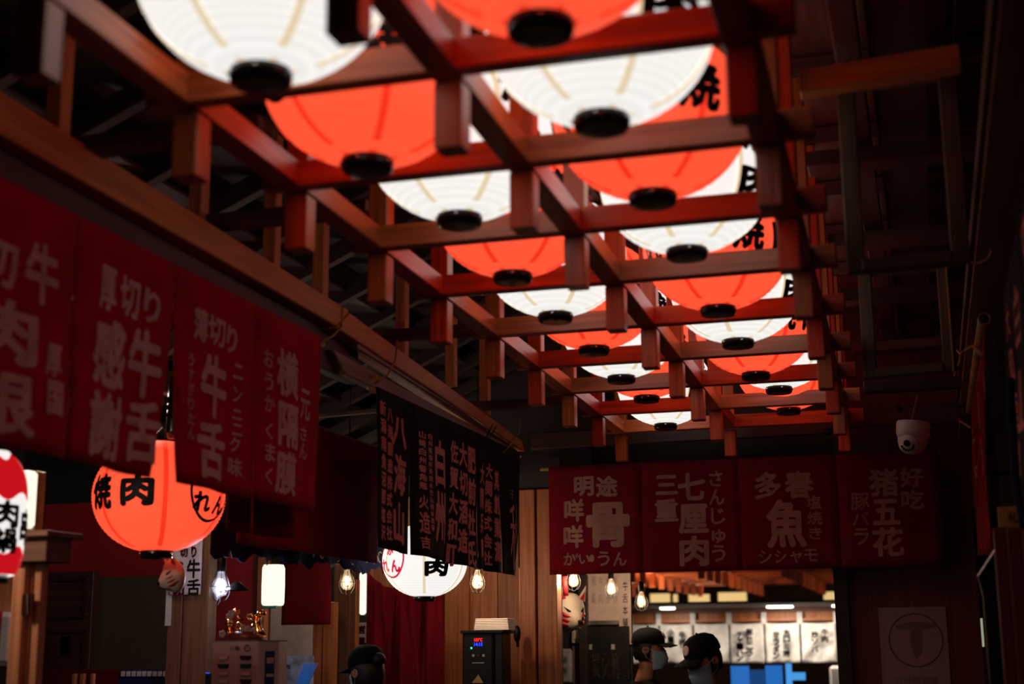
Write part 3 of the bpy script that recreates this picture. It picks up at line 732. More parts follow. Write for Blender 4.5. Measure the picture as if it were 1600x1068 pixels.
# ================================================================== STALL INTERIOR (left, low)
# door frame of three pine slats
XD = -2.35
def vslab(name, pxs, pyt, pyb, Y, thick, mat, parent, bevel=.003):
    """upright board facing the camera between two photo columns, from the row pyt down to pyb (or the floor when None)"""
    a = AY(pxs[0], (pyt+(pyb or 1068))/2, Y); b = AY(pxs[1], (pyt+(pyb or 1068))/2, Y)
    zt_ = AY(sum(pxs)/2, pyt, Y).z; zb = AY(sum(pxs)/2, pyb, Y).z if pyb else 0
    return MB().box(((a.x+b.x)/2, Y+thick/2, (zt_+zb)/2), (abs(b.x-a.x), thick, zt_-zb)).obj(name, mat, parent, bevel=bevel)
dr = thing('door_frame', 'folding pine door frame of three upright slats with a brown hinge', 'door frame', (AY(42, 1000, 3.9).x, 3.9, 0))
for a, b, yy in ((15, 33, 3.88), (35, 46, 3.92), (49, 60, 3.90)):
    vslab('slat', (a, b), 880, None, yy, .04, 'door', dr)
hg = vslab('hinge', (33, 52), 927, 961, 3.87, .008, 'brownslot', dr); MB().tube([AY(43, 928, 3.865), AY(43, 960, 3.865)], .004, 8).obj('pin', 'silver', hg)
ln = tag(vslab('door_lintel', (-60, 72), 838, 878, 3.85, .14, 'lintel', None), 'dark brown lintel board above the folding pine door frame', 'lintel')
tag(vslab('lintel_ledge', (-60, 74), 829, 839, 3.82, .2, 'lintel', None), 'thin dark ledge on top of the door lintel', 'ledge')
sg = thing('light_box', 'small glowing white sign box standing on the dark ledge behind the long lantern', 'sign', AY(28, 826, 4.0))
sb = vslab('box', (-40, 43), 735, 825, 4.0, .06, 'g_box', sg, bevel=.012)
mb = MB()
for i, ch in enumerate('居酒屋'): flat_text(mb, ch, AY(36, 757+i*17, 3.99), (1, 0, 0), (0, 0, 1), .016, .026, (0, -1, 0), .004)
mb.obj('lettering', 'greenslot', sb)
vs_ = vslab('light_box_post', (45, 56), 735, 830, 4.05, .05, 'bamboo', None); tag(vs_, 'ochre upright strip beside the small glowing sign box', 'post')
pc = thing('parcel_shelf', 'bright things seen through the half open pine door', 'bundle', AY(5, 980, 4.6))
vslab('board', (-60, 20), 880, 955, 4.7, .03, 'door', pc)
vslab('wrapping', (-40, 18), 955, 1040, 4.6, .1, 'whitebox', pc, bevel=.02)
t = noren('red_banner', 'narrow red banner hanging at the very edge by the pine door', 'banner', AY(-30, 955, 3.7), (1, 0, 0), [0, .075], .3, 'redcloth', 'print', [], amp=.01, pole=False)
# back partition
YB = 6.35
pt = thing('stall_partition', 'dark back partition of the stall with red band above and olive wallpaper below', 'partition', (AY(170, 900, YB).x, YB, 0))
def xat(px, y=YB): return AY(px, 900, y).x
MB().box(((xat(20)+xat(316))/2, YB+.05, 1.6), (xat(316)-xat(20), .04, 3.2)).obj('board', 'greenwall', pt)
z0, z1 = AY(180, 900, YB).z, AY(180, 783, YB).z
MB().box(((xat(62)+xat(316))/2, YB+.02, (z0+z1)/2), (xat(316)-xat(62), .02, z1-z0)).obj('red_band', 'redwall', pt)
MB().box(((xat(142)+xat(275))/2, YB+.015, z0/2), (xat(275)-xat(142), .02, z0)).obj('wallpaper', 'olive', pt)
cbn = thing('cabinet', 'dark brown panelled cabinet door standing behind the pine door', 'cabinet', (xat(100, 6.2), 6.2, 0))
MB().box(((xat(58, 6.2)+xat(148, 6.2))/2, 6.22, .8), (xat(148, 6.2)-xat(58, 6.2), .06, AY(100, 893, 6.2).z*2-1.6)).obj('body', 'darkwood', cbn, bevel=.004)
for (pa, pb, ya, yb2) in ((70, 132, 905, 962), (76, 130, 985, 1068)):
    a_, b_ = AY(pa, ya, 6.18), AY(pb, yb2, 6.18)
    fr = MB(); w2 = b_.x-a_.x; h2 = a_.z-b_.z; cx, cz = (a_.x+b_.x)/2, (a_.z+b_.z)/2
    for dx, dz, sx, sz in ((0, h2/2, w2, .02), (0, -h2/2, w2, .02), (w2/2, 0, .02, h2), (-w2/2, 0, .02, h2)): fr.box((cx+dx, 6.18, cz+dz), (sx, .02, sz))
    pn = fr.obj('panel_moulding', 'darkwood', cbn)
    if ya > 980:
        mb = MB()
        flat_text(mb, '福', ((cx, 6.17, cz+.06)), (1, 0, 0), (0, 0, 1), .06, .09, (0, -1, 0), .002); mb.obj('faded_character', 'brownslot', cbn)
rc = thing('red_counter', 'dim red counter front with pale chair backs low at the stall back', 'counter', AY(110, 1068, 5.9))
vslab('front', (70, 200), 1046, None, 5.9, .05, 'dimred', rc)
for a, b in ((112, 118), (124, 131), (141, 146)):
    tag(vslab('chair_slat', (a, b), 1052, None, 5.8, .02, 'pine', None), {112: 'pale upright chair slat nearest the pine door', 124: 'widest pale upright chair slat of three by the red counter', 141: 'pale upright chair slat farthest from the pine door'}[a], 'slat', 'chair slats')
bs = thing('blue_menu_strip', 'row of pale tabs on a blue strip low beside the pine pillar', 'strip', AY(224, 1060, 5.7))
vslab('strip', (185, 264), 1046, None, 5.72, .03, 'bluecloth', bs)
for i in range(9):
    vslab('tab', (189+i*8.2, 194+i*8.2), 1048, 1056, 5.71, .01, 'whitebox', bs, bevel=0)
# pine column with two planks
pc = thing('pine_column', 'dark pine column of two planks carrying the fox mask and the meat banner', 'column', (xat(300, 5.6), 5.6, 0))
vslab('plank', (262, 284), 830, None, 5.6, .08, 'doordark', pc); vslab('plank', (286, 325), 830, None, 5.6, .08, 'doordark', pc)
# banner on column with red and black characters
Yn = 5.575
bp0 = AY(270, 842, Yn)
lt2 = []
bn = noren('meat_banner', 'white paper banner with red and black characters on the pine column', 'banner', AY(267, 838, Yn), (1, 0, 0), [0, AY(317, 838, Yn).x-AY(267, 838, Yn).x], .25, 'papercloth', 'ink', G('牛 293 314 873 903;舌 293 314 904 930'), amp=.006, pole=False)
mb = MB()
for ch, x0, x1, y0_, y1_ in (('切', 282, 297, 856, 871), ('り', 300, 310, 852, 872), ('感', 273, 290, 876, 900), ('謝', 271, 293, 903, 931)):
    c_ = AY((x0+x1)/2, (y0_+y1_)/2, Yn); flat_text(mb, ch, c_, (1, 0, 0), (0, 0, 1), (x1-x0)*Yn/FPX*1.02, (y1_-y0_)*Yn/FPX, (0, -1, 0), .012)
mb.obj('red_lettering', 'redink', bn)
tag(vslab('paper_strip', (259, 268), 905, 977, 5.59, .003, 'whitebox', None, bevel=0), 'narrow pale paper strip hanging below the fox mask', 'strip')

def fox_mask(label, c, s, rz, stripes, tone='paper', tilt=0, bold=1):
    t = thing('fox_mask', label, 'mask', c)
    R_ = Matrix.Rotation(rz, 3, 'Z') @ Matrix.Rotation(tilt, 3, 'X')
    def fn(p):   # face towards -Y
        q = p.copy()
        if q.y < 0 and q.z < .35:   # snout
            k = max(0, 1-((q.x/.55)**2))*max(0, 1-((q.z+.25)/.6)**2); q.y -= .75*k
        q.x *= 1-.35*max(0, -q.z); return q
    MB().ball(c, s, 24, 16, (.42, .30, .5), R_, fn).obj('face', tone, t, True)
    def L_(x, y, z): return c+R_ @ Vector((x*s, y*s, z*s))
    for sx in (-1, 1):
        e = MB().add([L_(sx*.14, -.1, .38), L_(sx*.38, -.08, .30), L_(sx*.34, -.1, .72), L_(sx*.26, .04, .36)], [(0, 1, 2), (1, 3, 2), (3, 0, 2), (0, 3, 1)]).obj('ear', tone, t)
        MB().add([L_(sx*.2, -.115, .38), L_(sx*.33, -.105, .34), L_(sx*.325, -.115, .58), L_(sx*.27, -.10, .36)], [(0, 1, 2), (1, 3, 2), (3, 0, 2), (0, 3, 1)]).obj('inner_ear', 'redink', e)
        MB().tube([L_(sx*.10, -.33, .08), L_(sx*.2, -.285, .12), L_(sx*.29, -.2, .19)], [.012*s, .03*s, .006*s], 6).obj('eye', 'ink', t)
        for i in range(stripes):
            z = -.02-i*.11
            MB().tube([L_(sx*.16, -.36+i*.02, z), L_(sx*.27, -.24, z+.03), L_(sx*.36, -.09, z+.10)], [.008*s, .022*s*bold, .012*s*bold], 6).obj('stripe', 'redink', t)
    MB().ball(L_(0, -.53, -.1), .05*s, 8, 6).obj('nose', 'ink', t)
    MB().tube([L_(-.2, -.30, -.3), L_(-.08, -.45, -.28), L_(0, -.5, -.24), L_(.08, -.45, -.28), L_(.2, -.30, -.3)], .012*s, 6).obj('mouth', 'ink', t)
    return t
fox_mask('white fox mask with red stripes hanging on the pine column under the big red lantern', AD(272, 899, 5.35), .13, -.6, 3, 'papermask', .25)
# red wall by the bulbs
rw = thing('red_partition', 'bright red partition behind the cool caged bulbs', 'partition', (AY(360, 950, 6.6).x, 6.6, 0))
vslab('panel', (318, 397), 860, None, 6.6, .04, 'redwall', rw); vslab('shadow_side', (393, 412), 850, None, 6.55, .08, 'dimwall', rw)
tag(vslab('pine_post', (400, 413), 870, None, 6.5, .05, 'pine', None), 'slim lit pine post between red partition and white box lantern', 'post')
bc = noren('beige_curtain', 'pleated beige curtain behind the white box lantern', 'curtain', AY(413, 885, 7.3), (1, 0, 0), [0, AY(500, 885, 7.3).x-AY(413, 885, 7.3).x], .52, 'beige', 'print', [], amp=.03, pole=False)
bx = thing('box_lantern', 'glowing white box lantern with rounded corners in front of the beige curtain', 'lantern', AD(427, 913, 6.7))
cB = AD(427, 914, 6.7)
def sq(r, z, k=4): return [(r, z)]
V = MB(); n = 24
prof = [(.030, -.096), (.042, -.092), (.046, -.08), (.047, 0), (.046, .08), (.040, .096)]
Vv = []; Ff = []
for r, z in prof:
    for k in range(n):
        th = 2*PI*k/n; cx, sy = math.cos(th), math.sin(th); e = (abs(cx)**5+abs(sy)**5)**(-1/5); Vv.append(cB+Vector((r*cx*e, r*sy*e, z)))
for i in range(len(prof)-1):
    for k in range(n): Ff.append((i*n+k, i*n+(k+1) % n, (i+1)*n+(k+1) % n, (i+1)*n+k))
Ff += [tuple(reversed(range(n))), tuple((len(prof)-1)*n+k for k in range(n))]
MB().add(Vv, Ff).obj('paper_body', 'g_box', bx, True)
MB().box(cB+Vector((0, 0, -.101)), (.062, .062, .012)).obj('base', 'greenslot', bx); MB().tube([cB+Vector((0, 0, .096)), cB+Vector((.004, 0, .3))], .003, 6).obj('wire', 'black', bx)
rcl = noren('red_cloth', 'plain dark red cloth square hanging left of the warm caged bulb', 'cloth', AY(444, 872, 6.75), (1, 0, 0), [0, AY(518, 880, 6.75).x-AY(444, 880, 6.75).x], .335, 'dimred', 'print', [], amp=.015, pole=False, phase=1)
tag(vslab('pine_post', (488, 502.5), 968, None, 7.02, .06, 'pine', None), 'lit pine post under the plain dark red cloth, first of its pair', 'post', 'paired pine posts')
tag(vslab('pine_post', (504, 521), 940, None, 7.02, .06, 'pine', None), 'lit pine post under the plain dark red cloth, taller of its pair', 'post', 'paired pine posts')
tag(vslab('dark_post', (521, 546), 880, None, 7.1, .08, 'darkz', None), 'dark brown post behind the warm bulb beside the paired pine posts', 'post')
tag(vslab('pine_post', (546, 556), 905, None, 7.3, .05, 'pine', None), 'thin lit pine post just past the warm caged bulb', 'post')
ws = tag(vslab('strip_lantern', (560, 570), 893, 960, 8.0, .04, 'g_box', None, bevel=.012), 'narrow glowing strip lantern partly hidden behind the dark red curtain', 'lantern')
ws2 = tag(vslab('strip_lantern', (577, 594), 893, 922, 8.1, .04, 'g_dimbox', None, bevel=.01), 'dim greenish lantern above the edge of the dark red curtain', 'lantern')
sgn = thing('white_sign', 'small white sign with red characters behind the person in the black cap', 'sign', AY(562, 1000, 7.9))
so = vslab('board', (553, 577), 972, 1035, 7.9, .01, 'whitebox', sgn); mb = MB()
for i, ch in enumerate('営業中'): flat_text(mb, ch, AY(565, 983+i*18, 7.9), (1, 0, 0), (0, 0, 1), .05, .05, (0, -1, 0), .002)
mb.obj('lettering', 'redink', so)
# gathered dark red curtain
gc = thing('gathered_curtain', 'dark red gathered curtain below the round white lantern', 'curtain', AY(635, 900, 7.6))
pa, pb = AY(572, 893, 7.6), AY(694, 893, 7.6)
def fn(x, y):
    sag = .10*math.sin(PI*x)**.8; p = pa.lerp(pb, x); z = p.z-sag*(1-y)-y*.75
    return Vector((p.x, 7.6+.03*math.sin(x*19+y*2)+.02*math.sin(x*37+1-y*3), z))
MB().grid(fn, 40, 12).obj('cloth', 'redcloth', gc, True, solid=.003)
# awning stuff behind the cloths
aw = noren('red_awning_cloth', 'long plain dark red cloth behind the cloths, running back to the black one', 'awning', (-2.3, 4.5, EYE+.86), (0, 1, 0), [0, 1.35], .50, 'rednoren2', 'print', [], amp=.012, pole=False, phase=2.2)
vl = thing('valance', 'navy and gold patterned valance with a ragged edge above the caged bulbs', 'valance', AX(480, 850, -2.6))
va, vb = AX(330, 826, -2.62), AX(630, 866, -2.62)
def fn(x, y):
    p = va.lerp(vb, x); z = p.z+.03-y*(.125+.015*math.sin(x*60)+.01*math.sin(x*143)); return Vector((p.x+.02*math.sin(x*40)*y, p.y, z))
vc = MB().grid(fn, 90, 6).obj('cloth', 'bluecloth', vl, True, solid=.003)
mb = MB()
for i in range(22):
    x = .38+.028*i; p = va.lerp(vb, x)+Vector((.035, 0, -.03-.03*math.sin(i*2.3)))
    mb.torus(p, .02+.008*math.sin(i), .0035, 10, 5, rot=Matrix.Rotation(PI/2, 3, 'Y'), a0=i, a1=i+4)
mb.obj('gold_pattern', 'bamboo', vc, True)
for i in range(8):
    x = .02+.125*i; p = va.lerp(vb, x)
    MB().tube([p+Vector((.05, 0, .10)), p+Vector((.06, .12, .02)), p+Vector((.05, .25, -.05))], .003, 5).obj('wire_rib', 'metalblack', vl)
# dark ribbed pipes between red and black cloths
for i, (z, r) in enumerate(((EYE+.76, .012), (EYE+.735, .009), (EYE+.71, .007))):
    tag(MB().tube([(-2.42, 4.2, z+.06), (-2.42, 6.4, z-.01)], r, 8).obj('conduit', 'black', None, True), ['thickest dark conduit of three between the red and black cloths', 'middle dark conduit of three between the red and black cloths', 'thinnest dark conduit of three between the red and black cloths'][i], 'pipe', 'conduits')
tag(beam('back_rail', (-2.75, 4.0, EYE+1.0), (-2.75, 7.6, EYE+.98), .04, .09, 'darkwood', None), 'dark rail seen through the gap between red and black cloths', 'rail')
tag(beam('back_rail', AY(490, 650, 5.9), AY(600, 640, 5.9), .03, .02, 'oldwood', None), 'thin brown batten seen through the gap between red and black cloths', 'batten')
# ------------------------------------------------------------------ power bank station
Yp = 5.0
a_, b_ = AY(331, 1010, Yp), AY(404, 1010, Yp); zt_ = AY(370, 1000, Yp).z
ps = thing('charger_station', 'white power bank rental box with green slots and a round mark', 'charger', ((a_.x+b_.x)/2, Yp, 0))
ang = .0; wdt = b_.x-a_.x; x1 = AY(439, 1010, Yp+.12).x
V = [(a_.x, Yp), (b_.x, Yp), (x1, Yp+.10), (x1-.02, Yp+.22), (a_.x, Yp+.22)]
bd = MB().prism([(0, 0)], 0, (0, 0, 0), (1, 0, 0), (0, 1, 0), (0, 0, 1)) if False else MB()
zb_ = zt_-.55
n = len(V); vv = [Vector((x, y, zt_)) for x, y in V]+[Vector((x, y, zb_)) for x, y in V]
bd.add(vv, [tuple(range(n)), tuple(reversed(range(n, 2*n)))]+[(i, (i+1) % n, n+(i+1) % n, n+i) for i in range(n)])
body = bd.obj('body', 'whitebox', ps, bevel=.004)
def F(px, py): return AY(px, py, Yp-.001)
k = Yp/FPX*1.04
for cx in (349, 384):
    for j, (py, mt) in enumerate(((1027, ('whiteplastic', 'brownslot')), (1040, ('greenslot', 'greenslot')), (1052, ('whiteplastic', 'whiteplastic')), (1064, ('whiteplastic', 'brownslot')))):
        mt = mt[0 if cx == 349 else 1]; p = F(cx, py); w_ = 20*k; h_ = 6.5*k
        rim = MB().prism([(-w_/2, h_/2), (w_/2, h_/2), (w_/2-.001, 0), (w_/2-.006, -h_/2), (-w_/2+.006, -h_/2), (-w_/2+.001, 0)], .004, p+Vector((0, -.003, 0)), (1, 0, 0), (0, 0, 1), (0, -1, 0)).obj('slot_rim', 'black' if mt != 'whiteplastic' else 'whitebox2', ps)
        MB().prism([(-w_/2+.003, h_/2-.002), (w_/2-.003, h_/2-.002), (w_/2-.008, -h_/2+.002), (-w_/2+.008, -h_/2+.002)], .003, p+Vector((0, -.0045, 0)), (1, 0, 0), (0, 0, 1), (0, -1, 0)).obj('power_bank', mt, rim)
mb = MB(); flat_text(mb, '小', F(363, 1012), (1, 0, 0), (0, 0, 1), 7*k, 8*k, (0, -1, 0), .003, .0); flat_text(mb, '电', F(371.5, 1012), (1, 0, 0), (0, 0, 1), 8*k, 8*k, (0, -1, 0), .003, .01); mb.obj('lettering', 'greenslot', body)
MB().torus(F(386.5, 1012)+Vector((0, -.002, 0)), 5*k, .6*k, 24, 5, rot=Matrix.Rotation(PI/2, 3, 'X')).tube([F(386.5, 1009)+Vector((0, -.002, 0)), F(386.5, 1013)+Vector((0, -.002, 0))], .5*k, 5).obj('round_mark', 'ink', body)
# blue poster on its side face
A_ = Vector((b_.x, Yp, 0)); B_ = Vector((x1, Yp+.10, 0)); Us = (B_-A_).normalized(); Ns = Us.cross(Z3)
cs = (A_+B_)/2+Vector((0, 0, zt_-.16)); cs = cs+Us*.006
po = MB().prism([(-.024, -.12), (.024, -.12), (.024, .12), (-.024, .12)], .002, cs+Ns*.003, Us, Z3, Ns).obj('side_poster', 'blueposter', ps)
mb = MB()
for dz, ww, hh in ((.085, .036, .022), (.03, .036, .012), (-.02, .036, .012)): mb.prism([(-ww/2, -hh/2), (ww/2, -hh/2), (ww/2, hh/2), (-ww/2, hh/2)], .001, cs+Ns*.0045+Z3*dz, Us, Z3, Ns)
mb.obj('printed_bar', 'whitebox', po)
# counter below it
ct = thing('stall_counter', 'dark counter carrying the white power bank box', 'counter', (-2.45, 5.15, 0))
MB().box(((a_.x+x1)/2, Yp+.15, zb_/2-.001), (.5, .5, zb_)).obj('body', 'darkz', ct, bevel=.005)
tag(vslab('black_speaker', (320, 329), 1050, None, 5.45, .08, 'black', None), 'slim black box with a blue light beside the power bank box', 'box')
MB().box(AY(324.5, 1051, 5.44), (.018, .004, .003)).obj('led', 'g_led_b', bpy.data.objects['black_speaker'])
# gold ornaments on a plinth
og = thing('gold_ornament', 'red brown carved ornament with shiny gold beasts and grey flowers on the power bank box', 'ornament', AY(382, 1000, Yp+.09))
O_ = Vector((AY(382, 1000, Yp+.1).x, Yp+.1, zt_)); s = Yp/FPX
def OP(px, py, dy=0): p = AY(px, py, Yp+.1); return Vector((p.x, Yp+.1+dy, p.z))
w0 = 34*s
MB().box(O_+Vector((0, 0, .003)), (w0*2, .09, .006)).lathe([(w0*.98, .004), (w0*.9, .02), (w0*.7, .034)], 20, O_, sy=.6).obj('plinth', 'redbrown', og, True)
q = MB()
q.ball(OP(369, 955), 6*s, 14, 10, (1.15, 1, .9)).tube([OP(372, 960), OP(376, 968), OP(372, 976)], [4*s, 5*s, 5*s], 10).ball(OP(358, 973), 6.5*s, 14, 10).tube([OP(358, 978), OP(360, 988), OP(366, 994)], [5*s, 6*s, 6*s], 10)
q.torus(OP(391, 963), 5*s, 2*s, 18, 8, rot=Matrix.Rotation(PI/2, 3, 'X')).torus(OP(373, 978), 6*s, 1.8*s, 18, 8, rot=Matrix.Rotation(PI/2, 3, 'X'), a0=.5, a1=5).ball(OP(377, 985), 5*s, 12, 8)
q.obj('gold_beast', 'gold', og, True)
q = MB()
q.ball(OP(408, 958), 7*s, 14, 10, (1.2, 1, .9)).tube([OP(404, 960), OP(401, 972), OP(404, 985), OP(408, 996)], [6*s, 7*s, 8*s, 10*s], 12).ball(OP(412, 955), 2.5*s, 8, 6).tube([OP(399, 972), OP(395, 978), OP(397, 986)], [3*s, 3.5*s, 4*s], 8)
q.obj('gold_beast', 'gold', og, True)
for i, (px, py) in enumerate(((362, 963), (351, 990), (366, 958), (391, 983), (399, 986), (384, 981))):
    q = MB()
    for j in range(5):
        a = j*2*PI/5; q.ball(OP(px, py, -.02)+Vector((.009*math.cos(a), 0, .009*math.sin(a))), .007, 8, 5, (1, .4, 1))
    q.obj('flower', 'grey', og, True)
# ------------------------------------------------------------------ hot water dispenser
Yd = 7.35
dp = thing('hot_water_dispenser', 'black hot water dispenser with red and blue digits under the warm bulb', 'dispenser', (AY(753, 1000, Yd).x, Yd, 0))
body = vslab('body', (722, 771), 987, None, Yd, .16, 'black', dp, bevel=.01)
vslab('lid', (719, 786), 984, 989, Yd-.01, .2, 'black', dp)
vslab('side_panel', (773, 785), 989, None, Yd+.02, .16, 'metalblack', dp)
def D(px, py): return AY(px, py, Yd-.001)
kd = Yd/FPX
q = MB(); flat_text(q, '100°C', D(747.5, 999), (1, 0, 0), (0, 0, 1), 13.5*kd, 5.4*kd, (0, -1, 0), .002, .02); q.obj('red_digits', 'g_led_r', body)
q = MB(); flat_text(q, '14:15', D(747.5, 1006), (1, 0, 0), (0, 0, 1), 14*kd, 5.6*kd, (0, -1, 0), .002, .02); q.obj('blue_digits', 'g_led_b', body)
MB().ball(D(736.5, 1012), 1.7*kd, 10, 6).obj('led', 'g_led_g', body)
for px in (739.5, 747.5, 755.5): MB().lathe([(2.2*kd, 0), (2.2*kd, .003)], 14, D(px, 1023.5), rot=Matrix.Rotation(PI/2, 3, 'X')).obj('button', 'brownslot' if px == 747.5 else 'grey', body)
for j in range(6): MB().ball(D(733+j*6, 1017.5), .7*kd, 6, 4).obj('icon_dot', 'brownslot' if j % 2 else 'blueposter', body)
q = MB(); flat_text(q, 'ThermoMill', D(747, 1035), (1, 0, 0), (0, 0, 1), 22*kd, 4*kd, (0, -1, 0), .002, .0) if False else q.box(D(747, 1035)+Vector((0, -.001, 0)), (20*kd, .002, 1.6*kd)); q.obj('badge', 'grey', body)
MB().add([D(740, 1066)+Vector((0, -.03, 0)), D(758, 1066)+Vector((0, -.03, 0)), D(750, 1053)+Vector((0, -.03, 0)), D(749, 1068)], [(0, 1, 2), (1, 3, 2), (3, 0, 2), (0, 3, 1)]).obj('spout', 'bamboo', dp)
tw = thing('folded_towels', 'stack of folded paper towels lying on the black dispenser', 'towels', AY(765, 983, Yd+.1))
for i in range(7):
    z = AY(765, 984, Yd).z+.001+i*.0088
    a0, a1 = AY(738+i*.4, 980, Yd).x, AY(793-i*.3, 980, Yd).x
    MB().box(((a0+a1)/2, Yd+.09, z+.004), (a1-a0, .13, .0078)).obj('towel', 'paper', tw, bevel=.002)
tag(MB().ball(AY(808, 990, 7.7), .03, 12, 8, (.7, .7, 1.6)).tube([AY(808, 990, 7.7), AY(809, 1010, 7.7)], .008, 6).obj('wall_hook', 'black', None, True), 'small black knob mounted on the pine pillar by the towels', 'knob')
# ------------------------------------------------------------------ items in the far doorway, left side
fox_mask('white mask with bold red stripes hanging inside the far doorway', AD(889, 957, 8.45), .24, .8, 3, 'papermask', .25, 2.4)
tag(MB().tube([AD(882, 900, 8.2), AD(884, 930, 8.2)], .016, 8).obj('red_tassel', 'redwall', None, True), 'red tassel cord above the striped mask in the far doorway', 'tassel')
def panel(name, label, cat, pxs, pys, Y, mat, thick=.01, bevel=0, group=None):
    t = thing(name, label, cat, AY((pxs[0]+pxs[1])/2, pys[1], Y), group)
    return t, vslab('board', pxs, pys[0], pys[1], Y, thick, mat, t, bevel=bevel)
t, o = panel('framed_picture', 'grey framed picture standing right behind the striped mask', 'picture', (893, 914), (932, 1004), 9.44, 'whitebox', .02, .003)
vslab('picture', (896, 911), 938, 982, 9.435, .005, 'metalblack', t)
vslab('mount', (896, 908), 984, 998, 9.43, .005, 'paper', t)
t, o = panel('shop_poster', 'pale pink poster with faint brush writing behind the warm bulbs', 'poster', (917, 967), (895, 975), 9.46, 'pinkpaper', .01)
mb = MB()
for i, ch in enumerate('和牛食堂焼肉居酒'): flat_text(mb, ch, AY(928+(i % 4)*11, 908+(i//4)*26, 9.455), (1, 0, 0), (0, 0, 1), .028, .07, (0, -1, 0), .002, 0)
mb.obj('lettering', 'grey', o); vslab('glass_edge', (916, 967), 969, 976, 9.44, .02, 'silver', t)
t, o = panel('hanging_strip', 'tall pale paper strip with black characters beside the pink poster', 'strip', (967, 986), (895, 1006), 9.45, 'pinkpaper', .004)
mb = MB()
for i, ch in enumerate('牛舌本舗'): flat_text(mb, ch, AY(977, 915+i*19, 9.445), (1, 0, 0), (0, 0, 1), .035, .06, (0, -1, 0), .002, 0)
mb.obj('lettering', 'ink', o)
t, o = panel('black_sign', 'black sign with big white brush characters below the pink poster', 'sign', (912, 984), (978, 1068), 9.44, 'ink', .02)
mb = MB()
for i, ch in enumerate('炭火焼'): flat_text(mb, ch, AY(931+i*15, 1040, 9.435), (1, 0, 0), (0, 0, 1), .05, .16, (0, -1, 0), .002, .01)
for i, ch in enumerate('営業'): flat_text(mb, ch, AY(922+i*36, 1010, 9.435), (1, 0, 0), (0, 0, 1), .03, .035, (0, -1, 0), .002, 0)
flat_text(mb, '日', AY(978, 1056, 9.435), (1, 0, 0), (0, 0, 1), .045, .045, (0, -1, 0), .002, .01); mb.obj('lettering', 'paper', o)
t, o = panel('wrapped_roll', 'silvery wrapped roll with dark writing under the striped mask', 'roll', (874, 893), (1013, 1068), 9.42, 'silverpaper', .05, .015)
mb = MB()
for i, ch in enumerate('酒蔵'): flat_text(mb, ch, AY(883, 1030+i*16, 9.41), (1, 0, 0), (0, 0, 1), .03, .04, (0, -1, 0), .002, 0)
mb.obj('lettering', 'ink', o)
t, o = panel('purple_poster', 'dim mauve poster strip beside the silvery roll', 'poster', (895, 905), (1008, 1068), 9.45, 'mauve', .01)
struct(MB().box(((AY(866, 950, 9.5).x+AY(987, 950, 9.5).x)/2, 9.5, 1.7), (AY(987, 950, 9.5).x-AY(866, 950, 9.5).x, .04, 3.4)).obj('wall_passage', 'blackwood'))
tag(vslab('doorway_post', (904, 917), 897, None, 9.38, .06, 'blackwood', None), 'black upright post between the grey picture and pink poster', 'post')
# ------------------------------------------------------------------ right side, low
t = thing('wall_poster', 'dim paper poster with a ring and a bold emblem on the dark red end wall', 'poster', AY(1450, 1068, YW-.01))
Yq = YW-.008
po = MB().box(((AY(1375, 1000, Yq).x+AY(1481, 1000, Yq).x)/2, Yq, (AY(1430, 948, Yq).z+.95)/2), (AY(1481, 1000, Yq).x-AY(1375, 1000, Yq).x, .008, AY(1430, 948, Yq).z-.95)).obj('sheet', 'posterpaper', t)
kq = Yq/FPX
MB().torus(AY(1430, 999, Yq-.005), 38*kq, 1.2*kq, 32, 6, rot=Matrix.Rotation(PI/2, 3, 'X')).obj('ring', 'posterink', po, True)
e = AY(1432, 999, Yq-.006)
MB().prism([(-.11, .075), (-.02, .095), (.11, .085), (.10, .06), (.03, .055), (.025, -.06), (-.01, -.10), (-.035, -.02), (-.03, .05), (-.09, .055)], .003, e, (1, 0, 0), Z3, (0, -1, 0)).obj('emblem', 'posterink', po)
mb = MB(); flat_text(mb, 'TAKEMARU' if False else '竹林居酒屋', AY(1432, 1062, Yq-.005), (1, 0, 0), Z3, .22, .035, (0, -1, 0), .001, 0); mb.obj('lettering', 'posterink', po)
for i, (px, py) in enumerate(((1522, 862), (1526, 898))): pass
t, o = panel('yellow_strip_sign', 'narrow yellow sign strip glimpsed between the end wall and dark boards', 'sign', (1516, 1533), (880, 936), 8.6, 'yellow', .01)
mb = MB()
for i, ch in enumerate('焼肉'): flat_text(mb, ch, AY(1524, 896+i*18, 8.59), (1, 0, 0), Z3, .04, .05, (0, -1, 0), .002, 0)
mb.obj('lettering', 'ink', o)
tag(vslab('lit_sliver', (1525, 1536), 942, 1010, 9.0, .02, 'g_dimbox', None, bevel=.004), 'sliver of white light in the gap below the narrow yellow strip', 'panel')  # glowing slab stands in for the white light in the gap
t, o = panel('yellow_sign', 'yellow board with black characters above the dark wooden boards', 'sign', (1560, 1640), (790, 822), 4.6, 'yellow', .02)
mb = MB()
for i, ch in enumerate('和牛'): flat_text(mb, ch, AY(1583+i*20, 808, 4.59), (1, 0, 0), Z3, .034, .036, (0, -1, 0), .002, .0)
mb.obj('lettering', 'ink', o)
bs = thing('wooden_partition', 'dark reddish brown upright boards at the right-hand bottom corner', 'partition', (AY(1590, 950, 4.3).x, 4.3, 0))
for a, b in ((1557, 1577), (1579, 1601), (1603, 1630), (1632, 1660)):
    vslab('board', (a+4, b+4), 824, None, 4.3, .03, 'redwood', bs)
wg = thing('leaning_board', 'black angular board with a thin pale edge beside the dark wooden boards', 'board', AX(1545, 1068, .27))
ptsw = [(1528, 900), (1556, 856), (1562, 860), (1570, 1068), (1552, 1068), (1536, 930)]
